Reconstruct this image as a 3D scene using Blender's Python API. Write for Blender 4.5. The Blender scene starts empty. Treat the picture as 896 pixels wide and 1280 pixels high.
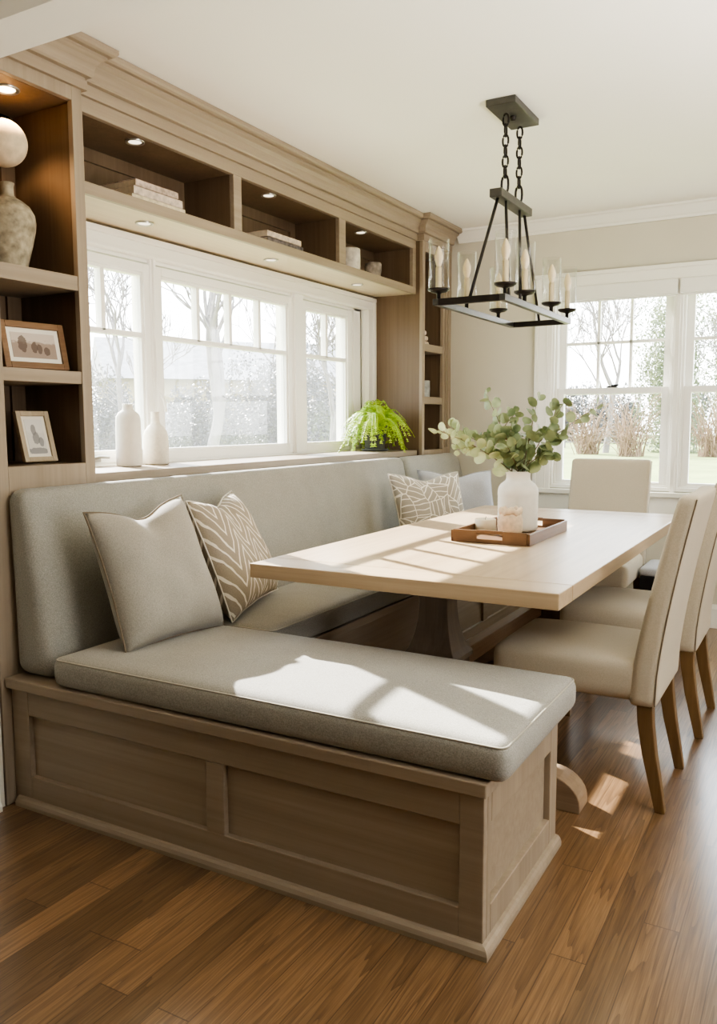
import bpy, bmesh, math, random
from mathutils import Vector, Matrix, Quaternion
C = bpy.context.scene.collection
PI = math.pi
rnd = random.Random(7)

# ------------------------------------------------------------------ materials
def lin(c):
    return tuple(((v/255)/12.92 if v/255 <= .04045 else ((v/255+.055)/1.055)**2.4) for v in c) + (1,)

def new_mat(name):
    m = bpy.data.materials.new(name); m.use_nodes = True
    nt = m.node_tree; nt.nodes.clear()
    out = nt.nodes.new('ShaderNodeOutputMaterial')
    return m, nt, out

def N(nt, typ, **kw):
    n = nt.nodes.new(typ)
    for k, v in kw.items():
        if k.startswith('i_'):
            key = k[2:]
            n.inputs[int(key) if key.isdigit() else key.replace('_', ' ')].default_value = v
        else:
            setattr(n, k, v)
    return n

def L(nt, a, b): nt.links.new(a, b)

def math_n(nt, op, a, b=None, c=None):
    n = nt.nodes.new('ShaderNodeMath'); n.operation = op
    for i, v in enumerate((a, b, c)):
        if v is None: continue
        if isinstance(v, (int, float)): n.inputs[i].default_value = v
        else: L(nt, v, n.inputs[i])
    return n.outputs[0]

def ramp(nt, fac, stops, interp='LINEAR'):
    r = nt.nodes.new('ShaderNodeValToRGB'); r.color_ramp.interpolation = interp
    el = r.color_ramp.elements
    while len(el) < len(stops): el.new(.5)
    for e, (p, c) in zip(el, stops): e.position = p; e.color = c
    L(nt, fac, r.inputs[0]); return r.outputs[0]

def bsdf(nt, out, rough=.5, spec=.5):
    b = nt.nodes.new('ShaderNodeBsdfPrincipled')
    b.inputs['Roughness'].default_value = rough
    b.inputs['Specular IOR Level'].default_value = spec
    L(nt, b.outputs[0], out.inputs[0]); return b

def bump(nt, b, h, strength=.2, dist=.002):
    n = N(nt, 'ShaderNodeBump'); n.inputs['Strength'].default_value = strength; n.inputs['Distance'].default_value = dist
    L(nt, h, n.inputs['Height']); L(nt, n.outputs[0], b.inputs['Normal'])

def wpos(nt, scale=(1, 1, 1), loc=(0, 0, 0), obj=False):
    if obj:
        s = N(nt, 'ShaderNodeTexCoord').outputs['Object']
    else:
        s = N(nt, 'ShaderNodeNewGeometry').outputs['Position']
    m = N(nt, 'ShaderNodeMapping'); m.inputs['Scale'].default_value = scale; m.inputs['Location'].default_value = loc
    L(nt, s, m.inputs[0]); return m.outputs[0]

def plain(name, col, rough=.6, spec=.4, metal=0, noise=.0, nscale=8, bumpv=0):
    m, nt, out = new_mat(name); b = bsdf(nt, out, rough, spec); b.inputs['Metallic'].default_value = metal
    c = lin(col)
    nz = N(nt, 'ShaderNodeTexNoise'); nz.inputs['Scale'].default_value = nscale; nz.inputs['Detail'].default_value = 5
    L(nt, wpos(nt, obj=True), nz.inputs['Vector'])
    d = tuple(v*(1-noise) for v in c[:3])+(1,); e = tuple(min(1, v*(1+noise)) for v in c[:3])+(1,)
    L(nt, ramp(nt, nz.outputs[0], [(.3, d), (.7, e)]), b.inputs['Base Color'])
    if bumpv: bump(nt, b, nz.outputs[0], bumpv, .003)
    return m

def wood(name, base, dark, axis='z', rough=.45, fine=55, spec=.35, contrast=1.0):
    """straight grained wood, grain running along one world axis"""
    m, nt, out = new_mat(name); b = bsdf(nt, out, rough, spec)
    sc = {'x': (1.2, fine, fine), 'y': (fine, 1.2, fine), 'z': (fine, fine, 1.2)}[axis]
    s2 = {'x': (.5, 9, 9), 'y': (9, .5, 9), 'z': (9, 9, .5)}[axis]
    a = N(nt, 'ShaderNodeTexNoise'); a.inputs['Scale'].default_value = 1; a.inputs['Detail'].default_value = 6; a.inputs['Roughness'].default_value = .65
    L(nt, wpos(nt, sc), a.inputs['Vector'])
    d = N(nt, 'ShaderNodeTexNoise'); d.inputs['Scale'].default_value = 1; d.inputs['Detail'].default_value = 3
    L(nt, wpos(nt, s2), d.inputs['Vector'])
    f = math_n(nt, 'ADD', math_n(nt, 'MULTIPLY', a.outputs[0], .6), math_n(nt, 'MULTIPLY', d.outputs[0], .4))
    k = .16/contrast
    L(nt, ramp(nt, f, [(.5-k, lin(dark)), (.5+k, lin(base))]), b.inputs['Base Color'])
    bump(nt, b, a.outputs[0], .12, .001)
    return m

def floor_mat():
    m, nt, out = new_mat('oak_floor'); b = bsdf(nt, out, .3, .5); b.inputs['Coat Weight'].default_value = .7; b.inputs['Coat Roughness'].default_value = .2
    pos = N(nt, 'ShaderNodeNewGeometry').outputs['Position']
    sx = N(nt, 'ShaderNodeSeparateXYZ'); L(nt, pos, sx.inputs[0])
    W = .083
    px = math_n(nt, 'DIVIDE', sx.outputs[0], W)
    pid = math_n(nt, 'FLOOR', px); pf = math_n(nt, 'FRACT', px)
    wn = N(nt, 'ShaderNodeTexWhiteNoise', noise_dimensions='1D'); L(nt, pid, wn.inputs['W'])
    yy = math_n(nt, 'ADD', sx.outputs[1], math_n(nt, 'MULTIPLY', wn.outputs[0], 7.0))
    yl = math_n(nt, 'DIVIDE', yy, 1.35)
    yid = math_n(nt, 'FLOOR', yl); yf = math_n(nt, 'FRACT', yl)
    cv = N(nt, 'ShaderNodeCombineXYZ'); L(nt, pid, cv.inputs[0]); L(nt, yid, cv.inputs[1])
    w2 = N(nt, 'ShaderNodeTexWhiteNoise', noise_dimensions='2D'); L(nt, cv.outputs[0], w2.inputs['Vector'])
    # local plank coordinate, shifted per board
    c2 = N(nt, 'ShaderNodeCombineXYZ')
    L(nt, math_n(nt, 'ADD', sx.outputs[0], math_n(nt, 'MULTIPLY', w2.outputs[0], 31.)), c2.inputs[0])
    L(nt, math_n(nt, 'ADD', sx.outputs[1], math_n(nt, 'MULTIPLY', w2.outputs[0], 17.)), c2.inputs[1])
    L(nt, math_n(nt, 'MULTIPLY', w2.outputs[0], 9.), c2.inputs[2])
    mp = N(nt, 'ShaderNodeMapping'); mp.inputs['Scale'].default_value = (15, .5, 1); L(nt, c2.outputs[0], mp.inputs[0])
    big = N(nt, 'ShaderNodeTexNoise'); big.inputs['Scale'].default_value = 1.; big.inputs['Detail'].default_value = 2; big.inputs['Roughness'].default_value = .4
    L(nt, mp.outputs[0], big.inputs['Vector'])
    rings = math_n(nt, 'FRACT', math_n(nt, 'MULTIPLY', big.outputs[0], 17.))          # cathedral figure
    rings = math_n(nt, 'POWER', rings, 2.2)
    mf = N(nt, 'ShaderNodeMapping'); mf.inputs['Scale'].default_value = (330, 9, 1); L(nt, c2.outputs[0], mf.inputs[0])
    fine = N(nt, 'ShaderNodeTexNoise'); fine.inputs['Scale'].default_value = 1; fine.inputs['Detail'].default_value = 4
    L(nt, mf.outputs[0], fine.inputs['Vector'])
    g = math_n(nt, 'ADD', math_n(nt, 'MULTIPLY', rings, .27), math_n(nt, 'MULTIPLY', fine.outputs[0], .72))
    colr = ramp(nt, g, [(.16, lin((140, 111, 80))), (.45, lin((114, 87, 60))), (.92, lin((64, 47, 33)))])
    hsv = N(nt, 'ShaderNodeHueSaturation'); L(nt, colr, hsv.inputs['Color'])
    L(nt, math_n(nt, 'ADD', math_n(nt, 'MULTIPLY', w2.outputs[0], .62), .62), hsv.inputs['Value'])
    # seams
    e1 = math_n(nt, 'MULTIPLY', math_n(nt, 'ABSOLUTE', math_n(nt, 'SUBTRACT', pf, .5)), 2.)
    s1 = math_n(nt, 'GREATER_THAN', e1, .972)
    e2 = math_n(nt, 'MULTIPLY', math_n(nt, 'ABSOLUTE', math_n(nt, 'SUBTRACT', yf, .5)), 2.)
    s2 = math_n(nt, 'GREATER_THAN', e2, .9975)
    seam = math_n(nt, 'MAXIMUM', s1, s2)
    mix = N(nt, 'ShaderNodeMix', data_type='RGBA'); L(nt, math_n(nt, 'MULTIPLY', seam, .6), mix.inputs[0])
    L(nt, hsv.outputs[0], mix.inputs[6]); mix.inputs[7].default_value = lin((48, 28, 14))
    L(nt, mix.outputs[2], b.inputs['Base Color'])
    L(nt, math_n(nt, 'ADD', math_n(nt, 'MULTIPLY', fine.outputs[0], .16), .25), b.inputs['Roughness'])
    h = math_n(nt, 'SUBTRACT', math_n(nt, 'MULTIPLY', g, -.35), seam)
    bump(nt, b, h, .22, .0012)
    return m

def fabric(name, col, scale=900, contrast=.3, rough=.95, sheen=.15, heather=.1):
    """plain weave: two crossed thread waves plus slubs"""
    m, nt, out = new_mat(name); b = bsdf(nt, out, rough, .15)
    b.inputs['Sheen Weight'].default_value = sheen
    p = N(nt, 'ShaderNodeTexCoord').outputs['Object']
    n1 = N(nt, 'ShaderNodeTexNoise'); n1.inputs['Scale'].default_value = 1; n1.inputs['Detail'].default_value = 3
    mp = N(nt, 'ShaderNodeMapping'); mp.inputs['Scale'].default_value = (scale*.6, scale*.28, scale*.6); L(nt, p, mp.inputs[0]); L(nt, mp.outputs[0], n1.inputs['Vector'])
    n2 = N(nt, 'ShaderNodeTexNoise'); n2.inputs['Scale'].default_value = 1; n2.inputs['Detail'].default_value = 3
    mp2 = N(nt, 'ShaderNodeMapping'); mp2.inputs['Scale'].default_value = (scale*.28, scale*.6, scale*.28); L(nt, p, mp2.inputs[0]); L(nt, mp2.outputs[0], n2.inputs['Vector'])
    n3 = N(nt, 'ShaderNodeTexNoise'); n3.inputs['Scale'].default_value = 9; n3.inputs['Detail'].default_value = 4; L(nt, p, n3.inputs['Vector'])
    f = math_n(nt, 'ADD', math_n(nt, 'MULTIPLY', n1.outputs[0], .5), math_n(nt, 'MULTIPLY', n2.outputs[0], .5))
    f2 = math_n(nt, 'ADD', math_n(nt, 'MULTIPLY', f, 1-heather), math_n(nt, 'MULTIPLY', n3.outputs[0], heather))
    c = lin(col)
    lo = tuple(v*(1-contrast) for v in c[:3])+(1,); hi = tuple(min(1, v*(1+contrast)) for v in c[:3])+(1,)
    L(nt, ramp(nt, f2, [(.36, lo), (.64, hi)]), b.inputs['Base Color'])
    bump(nt, b, f, .35, .0015)
    return m

def chevron_fabric(name, ground, line, zig=3.2, amp=.55, rows=5.0, wob=.05, width=.16, leaf=False):
    """hand drawn chevron / leaf lines, on the pillow's own UVs"""
    m, nt, out = new_mat(name); b = bsdf(nt, out, .95, .15)
    uv = N(nt, 'ShaderNodeTexCoord').outputs['UV']
    nz = N(nt, 'ShaderNodeTexNoise'); nz.inputs['Scale'].default_value = 5 if not leaf else 2.6; nz.inputs['Detail'].default_value = 2
    L(nt, uv, nz.inputs['Vector'])
    sp = N(nt, 'ShaderNodeSeparateXYZ'); L(nt, uv, sp.inputs[0])
    sc = N(nt, 'ShaderNodeSeparateColor'); L(nt, nz.outputs['Color'], sc.inputs[0])
    u = math_n(nt, 'ADD', sp.outputs[0], math_n(nt, 'MULTIPLY', math_n(nt, 'SUBTRACT', sc.outputs[0], .5), wob*2))
    v = math_n(nt, 'ADD', sp.outputs[1], math_n(nt, 'MULTIPLY', math_n(nt, 'SUBTRACT', sc.outputs[1], .5), wob*2))
    zg = math_n(nt, 'PINGPONG', math_n(nt, 'MULTIPLY', u, zig), .5)          # 0..0.5
    t = math_n(nt, 'ADD', math_n(nt, 'MULTIPLY', v, rows), math_n(nt, 'MULTIPLY', zg, amp*rows*.7))
    fr = math_n(nt, 'ABSOLUTE', math_n(nt, 'SUBTRACT', math_n(nt, 'FRACT', t), .5))
    ln = math_n(nt, 'LESS_THAN', fr, width*.5)
    if leaf:  # leaf shaped cells, each filled with its own slanted veins
        cu = N(nt, 'ShaderNodeCombineXYZ'); L(nt, math_n(nt, 'MULTIPLY', u, 1.35), cu.inputs[0]); L(nt, v, cu.inputs[1])
        vo = N(nt, 'ShaderNodeTexVoronoi', voronoi_dimensions='2D'); vo.inputs['Scale'].default_value = 4.2; L(nt, cu.outputs[0], vo.inputs['Vector'])
        ve = N(nt, 'ShaderNodeTexVoronoi', voronoi_dimensions='2D', feature='DISTANCE_TO_EDGE'); ve.inputs['Scale'].default_value = 4.2; L(nt, cu.outputs[0], ve.inputs['Vector'])
        cc = N(nt, 'ShaderNodeSeparateColor'); L(nt, vo.outputs['Color'], cc.inputs[0])
        an = math_n(nt, 'MULTIPLY', cc.outputs[0], 3.14)
        t2 = math_n(nt, 'ADD', math_n(nt, 'MULTIPLY', u, math_n(nt, 'COSINE', an)), math_n(nt, 'MULTIPLY', v, math_n(nt, 'SINE', an)))
        f2 = math_n(nt, 'ABSOLUTE', math_n(nt, 'SUBTRACT', math_n(nt, 'FRACT', math_n(nt, 'MULTIPLY', t2, 13.)), .5))
        ln = math_n(nt, 'MAXIMUM', math_n(nt, 'LESS_THAN', f2, width*.55), math_n(nt, 'LESS_THAN', ve.outputs['Distance'], .028))
    p = N(nt, 'ShaderNodeTexNoise'); p.inputs['Scale'].default_value = 160; L(nt, uv, p.inputs['Vector'])
    g = lin(ground); glo = tuple(x*.82 for x in g[:3])+(1,)
    mix = N(nt, 'ShaderNodeMix', data_type='RGBA'); L(nt, ln, mix.inputs[0])
    L(nt, ramp(nt, p.outputs[0], [(.35, glo), (.65, g)]), mix.inputs[6]); mix.inputs[7].default_value = lin(line)
    L(nt, mix.outputs[2], b.inputs['Base Color'])
    bump(nt, b, math_n(nt, 'ADD', math_n(nt, 'MULTIPLY', ln, .6), math_n(nt, 'MULTIPLY', p.outputs[0], .5)), .35, .002)
    return m

def glass_mat(name, tint=(1, 1, 1), refl=.06, veil=0.0, edge=False):
    m, nt, out = new_mat(name)
    t = N(nt, 'ShaderNodeBsdfTransparent'); t.inputs[0].default_value = tuple(tint)+(1,)
    g = N(nt, 'ShaderNodeBsdfGlossy'); g.inputs['Roughness'].default_value = .03
    mx = N(nt, 'ShaderNodeMixShader')
    fr = N(nt, 'ShaderNodeLayerWeight'); fr.inputs['Blend'].default_value = .25 if edge else .12
    f = math_n(nt, 'ADD', math_n(nt, 'MULTIPLY', fr.outputs['Facing' if edge else 'Fresnel'], .75 if edge else .5), refl)
    if edge: f = math_n(nt, 'MULTIPLY', math_n(nt, 'POWER', f, 1.6), .8)
    L(nt, math_n(nt, 'MINIMUM', f, .8), mx.inputs[0]); L(nt, t.outputs[0], mx.inputs[1]); L(nt, g.outputs[0], mx.inputs[2])
    last = mx.outputs[0]
    if veil:
        tr = N(nt, 'ShaderNodeBsdfTranslucent'); tr.inputs[0].default_value = (.95, .96, .97, 1)
        m2 = N(nt, 'ShaderNodeMixShader'); m2.inputs[0].default_value = veil
        L(nt, last, m2.inputs[1]); L(nt, tr.outputs[0], m2.inputs[2]); last = m2.outputs[0]
    L(nt, last, out.inputs[0]); return m

def emit(name, col, s):
    m, nt, out = new_mat(name); e = N(nt, 'ShaderNodeEmission'); e.inputs[0].default_value = tuple(col)+(1,); e.inputs[1].default_value = s
    L(nt, e.outputs[0], out.inputs[0]); return m

def leafmat(name, a, b_, trans=.35, rough=.5, scale=20):
    m, nt, out = new_mat(name)
    nz = N(nt, 'ShaderNodeTexNoise'); nz.inputs['Scale'].default_value = scale; L(nt, wpos(nt, obj=True), nz.inputs['Vector'])
    col = ramp(nt, nz.outputs[0], [(.35, lin(a)), (.65, lin(b_))])
    b = N(nt, 'ShaderNodeBsdfPrincipled'); b.inputs['Roughness'].default_value = rough; L(nt, col, b.inputs['Base Color'])
    t = N(nt, 'ShaderNodeBsdfTranslucent'); L(nt, col, t.inputs[0])
    mx = N(nt, 'ShaderNodeMixShader'); mx.inputs[0].default_value = trans
    L(nt, b.outputs[0], mx.inputs[1]); L(nt, t.outputs[0], mx.inputs[2]); L(nt, mx.outputs[0], out.inputs[0])
    return m

GB, GD = (160, 145, 126), (140, 125, 107)
M = dict(
    floor=floor_mat(),
    wall=plain('wall_paint', (208, 202, 186), .9, .2, noise=.015, nscale=3),
    wall2=plain('hall_paint', (214, 210, 200), .9, .2, noise=.015, nscale=3),
    dim=plain('bounce_damping_paint', (120, 112, 100), .9, .2),  # unseen rear wall, darkened to weaken light on the bench front
    ceil=plain('ceiling_paint', (247, 244, 235), .95, .1, noise=.01, nscale=2),
    trim=plain('white_trim', (243, 240, 232), .45, .4, noise=.008, nscale=3),
    sash=plain('sash_paint', (245, 243, 237), .4, .4, noise=.006, nscale=3),
    wz=wood('greige_oak_upright', GB, GD, 'z'),
    wy=wood('greige_oak_lengthwise', GB, GD, 'y'),
    wx=wood('greige_oak_crosswise', GB, GD, 'x'),
    soffit=wood('sunlit_soffit_oak', (206, 190, 166), (192, 175, 150), 'y'),  # same oak coloured paler to stand for sun bounced off the sill
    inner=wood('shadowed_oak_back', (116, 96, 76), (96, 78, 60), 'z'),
    ttop=wood('table_top_oak', (196, 174, 145), (166, 143, 114), 'y', rough=.33, fine=40, spec=.5),
    tend=wood('table_end_oak', (190, 168, 138), (160, 137, 108), 'x', rough=.35, fine=40, spec=.5),
    tleg=wood('table_leg_oak', (104, 90, 76), (80, 68, 56), 'z', rough=.45),
    tbeam=wood('table_beam_oak', (150, 124, 98), (120, 97, 75), 'y', rough=.4),
    tfoot=wood('table_foot_oak', (158, 136, 112), (132, 110, 88), 'x', rough=.35),
    cleg=wood('chair_leg_oak', (124, 98, 66), (96, 72, 46), 'z', rough=.4, fine=70),
    tray=wood('acacia_tray', (122, 92, 66), (92, 67, 46), 'x', rough=.4, fine=70),
    tray_y=wood('acacia_tray_long', (122, 92, 66), (92, 67, 46), 'y', rough=.4, fine=70),
    bench=fabric('bench_weave', (149, 146, 138), 900, .3),
    chair=fabric('chair_linen', (184, 173, 153), 1000, .1),
    pgrey=fabric('pillow_weave', (158, 153, 143), 800, .2),
    pblue=fabric('pillow_cool_weave', (172, 172, 175), 800, .18),
    chev=chevron_fabric('chevron_print', (158, 147, 131), (224, 217, 203), zig=3.4, amp=.95, rows=6.6, wob=.03, width=.21),
    leafp=chevron_fabric('leaf_line_print', (168, 160, 147), (228, 222, 210), zig=2.3, amp=1.1, rows=8.5, wob=.06, width=.15, leaf=True),
    seam=plain('seam_thread', (120, 108, 92), .9, .1),
    pipe=plain('welting', (196, 190, 178), .95, .1),
    pipe2=plain('cushion_welting', (170, 165, 153), .95, .1),
    iron=plain('dark_bronze', (46, 41, 38), .42, .5, metal=.7, noise=.15, nscale=30),
    iron2=plain('brushed_dark_iron', (84, 82, 78), .38, .5, metal=.75, noise=.12, nscale=40),
    candle=plain('cream_sleeve', (206, 190, 158), .6, .3),
    bulb=plain('frosted_bulb', (228, 208, 172), .25, .6),
    lampglass=glass_mat('lamp_glass', (.96, .96, .95), .05, edge=True),
    pane=glass_mat('window_glass', (.97, .98, .98), .03),
    hazy=glass_mat('window_glass_with_screen', (.93, .94, .95), .03, veil=.018),
    ceramic=plain('matte_white_ceramic', (232, 226, 214), .75, .3, noise=.03, nscale=40, bumpv=.12),
    ceramic2=plain('speckled_cream_ceramic', (226, 219, 204), .8, .3, noise=.06, nscale=90, bumpv=.3),
    vase=plain('ribbed_white_ceramic', (229, 224, 213), .65, .35, noise=.04, nscale=25, bumpv=.1),
    jar=plain('stone_jar', (222, 200, 172), .85, .2, noise=.16, nscale=60, bumpv=.5),
    wax=plain('ivory_wax', (244, 232, 208), .5, .4, noise=.02),
    stone=plain('aged_plaster_urn', (160, 150, 128), .9, .2, noise=.42, nscale=34, bumpv=.7),
    ball=plain('pitted_plaster_ball', (214, 196, 166), .9, .2, noise=.14, nscale=34, bumpv=.6),
    pot=plain('charcoal_pot', (84, 84, 82), .55, .4, noise=.08, nscale=20),
    soil=plain('potting_soil', (50, 38, 28), .95, .1, noise=.3, nscale=60),
    fern=leafmat('fern_green', (140, 176, 44), (192, 214, 74), .45),
    euc=leafmat('eucalyptus_green', (118, 134, 96), (168, 178, 136), .3, scale=16),
    euc2=leafmat('eucalyptus_pale', (172, 184, 140), (204, 208, 166), .4, scale=16),
    estem=plain('eucalyptus_twig', (120, 104, 76), .7, .3),
    bookA=plain('mottled_cream_binding', (206, 190, 174), .8, .2, noise=.3, nscale=40),
    bookB=plain('mottled_taupe_binding', (186, 168, 154), .8, .2, noise=.35, nscale=46),
    bookC=plain('pale_buff_binding', (212, 198, 170), .8, .2, noise=.25, nscale=40),
    bookD=plain('dark_marbled_binding', (112, 104, 102), .8, .2, noise=.5, nscale=50),
    paper=plain('page_block', (214, 200, 180), .9, .1, noise=.1, nscale=60),
    birch=plain('whitewashed_bark_pot', (208, 200, 188), .8, .2, noise=.22, nscale=30, bumpv=.3),
    bark=plain('grey_mottled_pot', (150, 140, 130), .8, .2, noise=.45, nscale=32, bumpv=.4),
    frameA=wood('walnut_frame', (140, 108, 78), (110, 82, 56), 'y', fine=90),
    frameB=wood('pale_frame', (188, 172, 146), (164, 147, 120), 'z', fine=90),
    mat=plain('ivory_mount', (236, 230, 216), .9, .1),
    linen=plain('folded_linen', (222, 206, 188), .95, .1, noise=.06, nscale=50, bumpv=.4),
    black=plain('black_lacquer', (18, 18, 20), .4, .5),
    greytop=fabric('grey_pad', (168, 168, 170), 700, .15),
    shade=plain('white_shade', (240, 238, 232), .6, .3),
    brass=plain('brushed_nickel', (190, 186, 178), .3, .5, metal=.8),
    darkm=plain('dark_latch', (40, 38, 36), .4, .5),
    lens=emit('lamp_lens', (1, .86, .66), 1.6),
    lens_hot=emit('warm_lamp_lens', (1, .74, .45), 9.0),
    grass=plain('pale_lawn', (122, 130, 82), .95, .1, noise=.2, nscale=.6),
    trunk=plain('pale_bark', (132, 126, 124), .95, .1, noise=.2, nscale=4),
    twig=plain('tan_twigs', (130, 110, 92), .95, .1, noise=.2, nscale=4),
    ever=leafmat('evergreen_leaf', (96, 106, 82), (132, 138, 104), .25, scale=1.5),
    hedge=leafmat('grey_thicket', (74, 75, 76), (104, 102, 100), .25, scale=1.2),
    fence=plain('weathered_fence', (128, 122, 118), .9, .1),
    siding=plain('cream_siding', (150, 138, 110), .9, .1, noise=.04, nscale=1),
    roofing=plain('grey_shingles', (140, 138, 138), .9, .1, noise=.2, nscale=4),
)

# ------------------------------------------------------------------ mesh helpers
def obj(name, bm, mat, parent=None, bevel=0, seg=2, smooth=False, sub=0):
    me = bpy.data.meshes.new(name)
    bmesh.ops.recalc_face_normals(bm, faces=bm.faces) if smooth != 'raw' else None
    bm.to_mesh(me); bm.free()
    me.materials.append(M[mat] if isinstance(mat, str) else mat)
    o = bpy.data.objects.new(name, me); C.objects.link(o)
    if parent: o.parent = parent
    if smooth:
        for p in me.polygons: p.use_smooth = True
    if bevel:
        b = o.modifiers.new('bevel', 'BEVEL'); b.width = bevel; b.segments = seg; b.limit_method = 'ANGLE'; b.angle_limit = .7
    if sub:
        s = o.modifiers.new('sub', 'SUBSURF'); s.levels = sub; s.render_levels = sub
    return o

def thing(name, label, cat, loc=(0, 0, 0), rz=0, group=None):
    o = bpy.data.objects.new(name, None); C.objects.link(o); o.empty_display_size = .05
    o.location = loc; o.rotation_euler = (0, 0, rz); o['label'] = label; o['category'] = cat
    if group: o['group'] = group
    return o

def tag(o, label, cat, group=None, kind=None):
    o['label'] = label; o['category'] = cat
    if group: o['group'] = group
    if kind: o['kind'] = kind
    return o

def struct(name, bm, mat, parent=None, bevel=0):
    o = obj(name, bm, mat, parent, bevel)
    if parent is None: o['kind'] = 'structure'
    return o

def dup(root, loc=None, rz=None, label=None):
    r = root.copy(); C.objects.link(r)
    if loc is not None: r.location = loc
    if rz is not None: r.rotation_euler = (0, 0, rz)
    if label: r['label'] = label
    for ch in list(root.children):
        c = ch.copy(); C.objects.link(c); c.parent = r
        for g in ch.children:
            d = g.copy(); C.objects.link(d); d.parent = c
    return r

def box(bm, x0, x1, y0, y1, z0, z1, mtx=None):
    ret = []
    for x, y, z in ((x0, y0, z0), (x1, y0, z0), (x1, y1, z0), (x0, y1, z0), (x0, y0, z1), (x1, y0, z1), (x1, y1, z1), (x0, y1, z1)):
        v = Vector((x, y, z)); ret.append(bm.verts.new(mtx @ v if mtx else v))
    for f in ((3, 2, 1, 0), (4, 5, 6, 7), (0, 1, 5, 4), (1, 2, 6, 5), (2, 3, 7, 6), (3, 0, 4, 7)):
        bm.faces.new([ret[i] for i in f])
    return bm

def B(*boxes):
    bm = bmesh.new()
    for b in boxes: box(bm, *b)
    return bm

def prism(bm, poly, axis, a, b):
    """poly in the two other axes (in xyz order), extruded from a to b along axis"""
    def P(u, v, w):
        return {'x': (w, u, v), 'y': (u, w, v), 'z': (u, v, w)}[axis]
    A = [bm.verts.new(P(u, v, a)) for u, v in poly]; D = [bm.verts.new(P(u, v, b)) for u, v in poly]
    n = len(poly)
    bm.faces.new(A); bm.faces.new(D[::-1])
    for i in range(n): bm.faces.new((A[i], D[i], D[(i+1) % n], A[(i+1) % n]))
    return bm

def tube(bm, pts, r, n=8, cap=True):
    pts = [Vector(p) for p in pts]
    rs = r if isinstance(r, (list, tuple)) else [r]*len(pts)
    t0 = (pts[1]-pts[0]).normalized()
    ref = Vector((0, 0, 1)) if abs(t0.z) < .9 else Vector((1, 0, 0))
    u = t0.cross(ref).normalized(); rings = []
    for i, p in enumerate(pts):
        t = (pts[min(i+1, len(pts)-1)]-pts[max(i-1, 0)]).normalized()
        u = (u - t*u.dot(t))
        if u.length < 1e-6: u = t.orthogonal()
        u.normalize(); v = t.cross(u)
        rings.append([bm.verts.new(p+(u*math.cos(2*PI*k/n)+v*math.sin(2*PI*k/n))*rs[i]) for k in range(n)])
    for a, b in zip(rings, rings[1:]):
        for k in range(n): bm.faces.new((a[k], a[(k+1) % n], b[(k+1) % n], b[k]))
    if cap and n > 2:
        bm.faces.new(rings[0][::-1]); bm.faces.new(rings[-1])
    return bm

def lathe(bm, prof, c=(0, 0, 0), n=32):
    """prof: [(r,z)] bottom to top"""
    rings = []
    for r, z in prof:
        if r < 1e-5: rings.append([bm.verts.new((c[0], c[1], c[2]+z))])
        else: rings.append([bm.verts.new((c[0]+r*math.cos(2*PI*k/n), c[1]+r*math.sin(2*PI*k/n), c[2]+z)) for k in range(n)])
    for a, b in zip(rings, rings[1:]):
        for k in range(n):
            if len(a) == 1 and len(b) == 1: continue
            if len(a) == 1: bm.faces.new((a[0], b[(k+1) % n], b[k]))
            elif len(b) == 1: bm.faces.new((a[k], a[(k+1) % n], b[0]))
            else: bm.faces.new((a[k], a[(k+1) % n], b[(k+1) % n], b[k]))
    return bm

def loft(bm, secs):
    """square sections [(cx,cy,z,hx,hy)]"""
    rings = [[bm.verts.new((cx+sx*hx, cy+sy*hy, z)) for sx, sy in ((-1, -1), (1, -1), (1, 1), (-1, 1))] for cx, cy, z, hx, hy in secs]
    for a, b in zip(rings, rings[1:]):
        for k in range(4): bm.faces.new((a[k], a[(k+1) % 4], b[(k+1) % 4], b[k]))
    bm.faces.new(rings[0][::-1]); bm.faces.new(rings[-1])
    return bm

def rbox(lo, hi, r, n=(10, 10, 6), deform=None):
    """rounded box grid; deform(u,v,w,p) with u,v,w in 0..1 before rounding"""
    bm = bmesh.new(); lo = Vector(lo); hi = Vector(hi); vm = {}
    def coord(i, m, a, b):       # cluster samples near the edges
        t = i/m; t = .5-.5*math.cos(PI*t); t = .35*(i/m)+.65*t
        return a+(b-a)*t
    def vert(i, j, k):
        key = (i, j, k)
        if key in vm: return vm[key]
        p = Vector((coord(i, n[0], lo.x, hi.x), coord(j, n[1], lo.y, hi.y), coord(k, n[2], lo.z, hi.z)))
        q = Vector((min(max(p.x, lo.x+r), hi.x-r), min(max(p.y, lo.y+r), hi.y-r), min(max(p.z, lo.z+r), hi.z-r)))
        d = p-q
        if d.length > 1e-9: p2 = q+d.normalized()*min(r, d.length if sum(abs(c) > 1e-9 for c in d) < 2 else r)
        else: p2 = p
        if deform:
            s = hi-lo
            p2 = deform((p2.x-lo.x)/s.x, (p2.y-lo.y)/s.y, (p2.z-lo.z)/s.z, p2)
        vm[key] = bm.verts.new(p2); return vm[key]
    a, b, c = n
    for i in range(a):
        for j in range(b):
            for k in (0, c): bm.faces.new((vert(i, j, k), vert(i+1, j, k), vert(i+1, j+1, k), vert(i, j+1, k)))
    for i in range(a):
        for k in range(c):
            for j in (0, b): bm.faces.new((vert(i, j, k), vert(i+1, j, k), vert(i+1, j, k+1), vert(i, j, k+1)))
    for j in range(b):
        for k in range(c):
            for i in (0, a): bm.faces.new((vert(i, j, k), vert(i, j+1, k), vert(i, j+1, k+1), vert(i, j, k+1)))
    return bm

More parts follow.
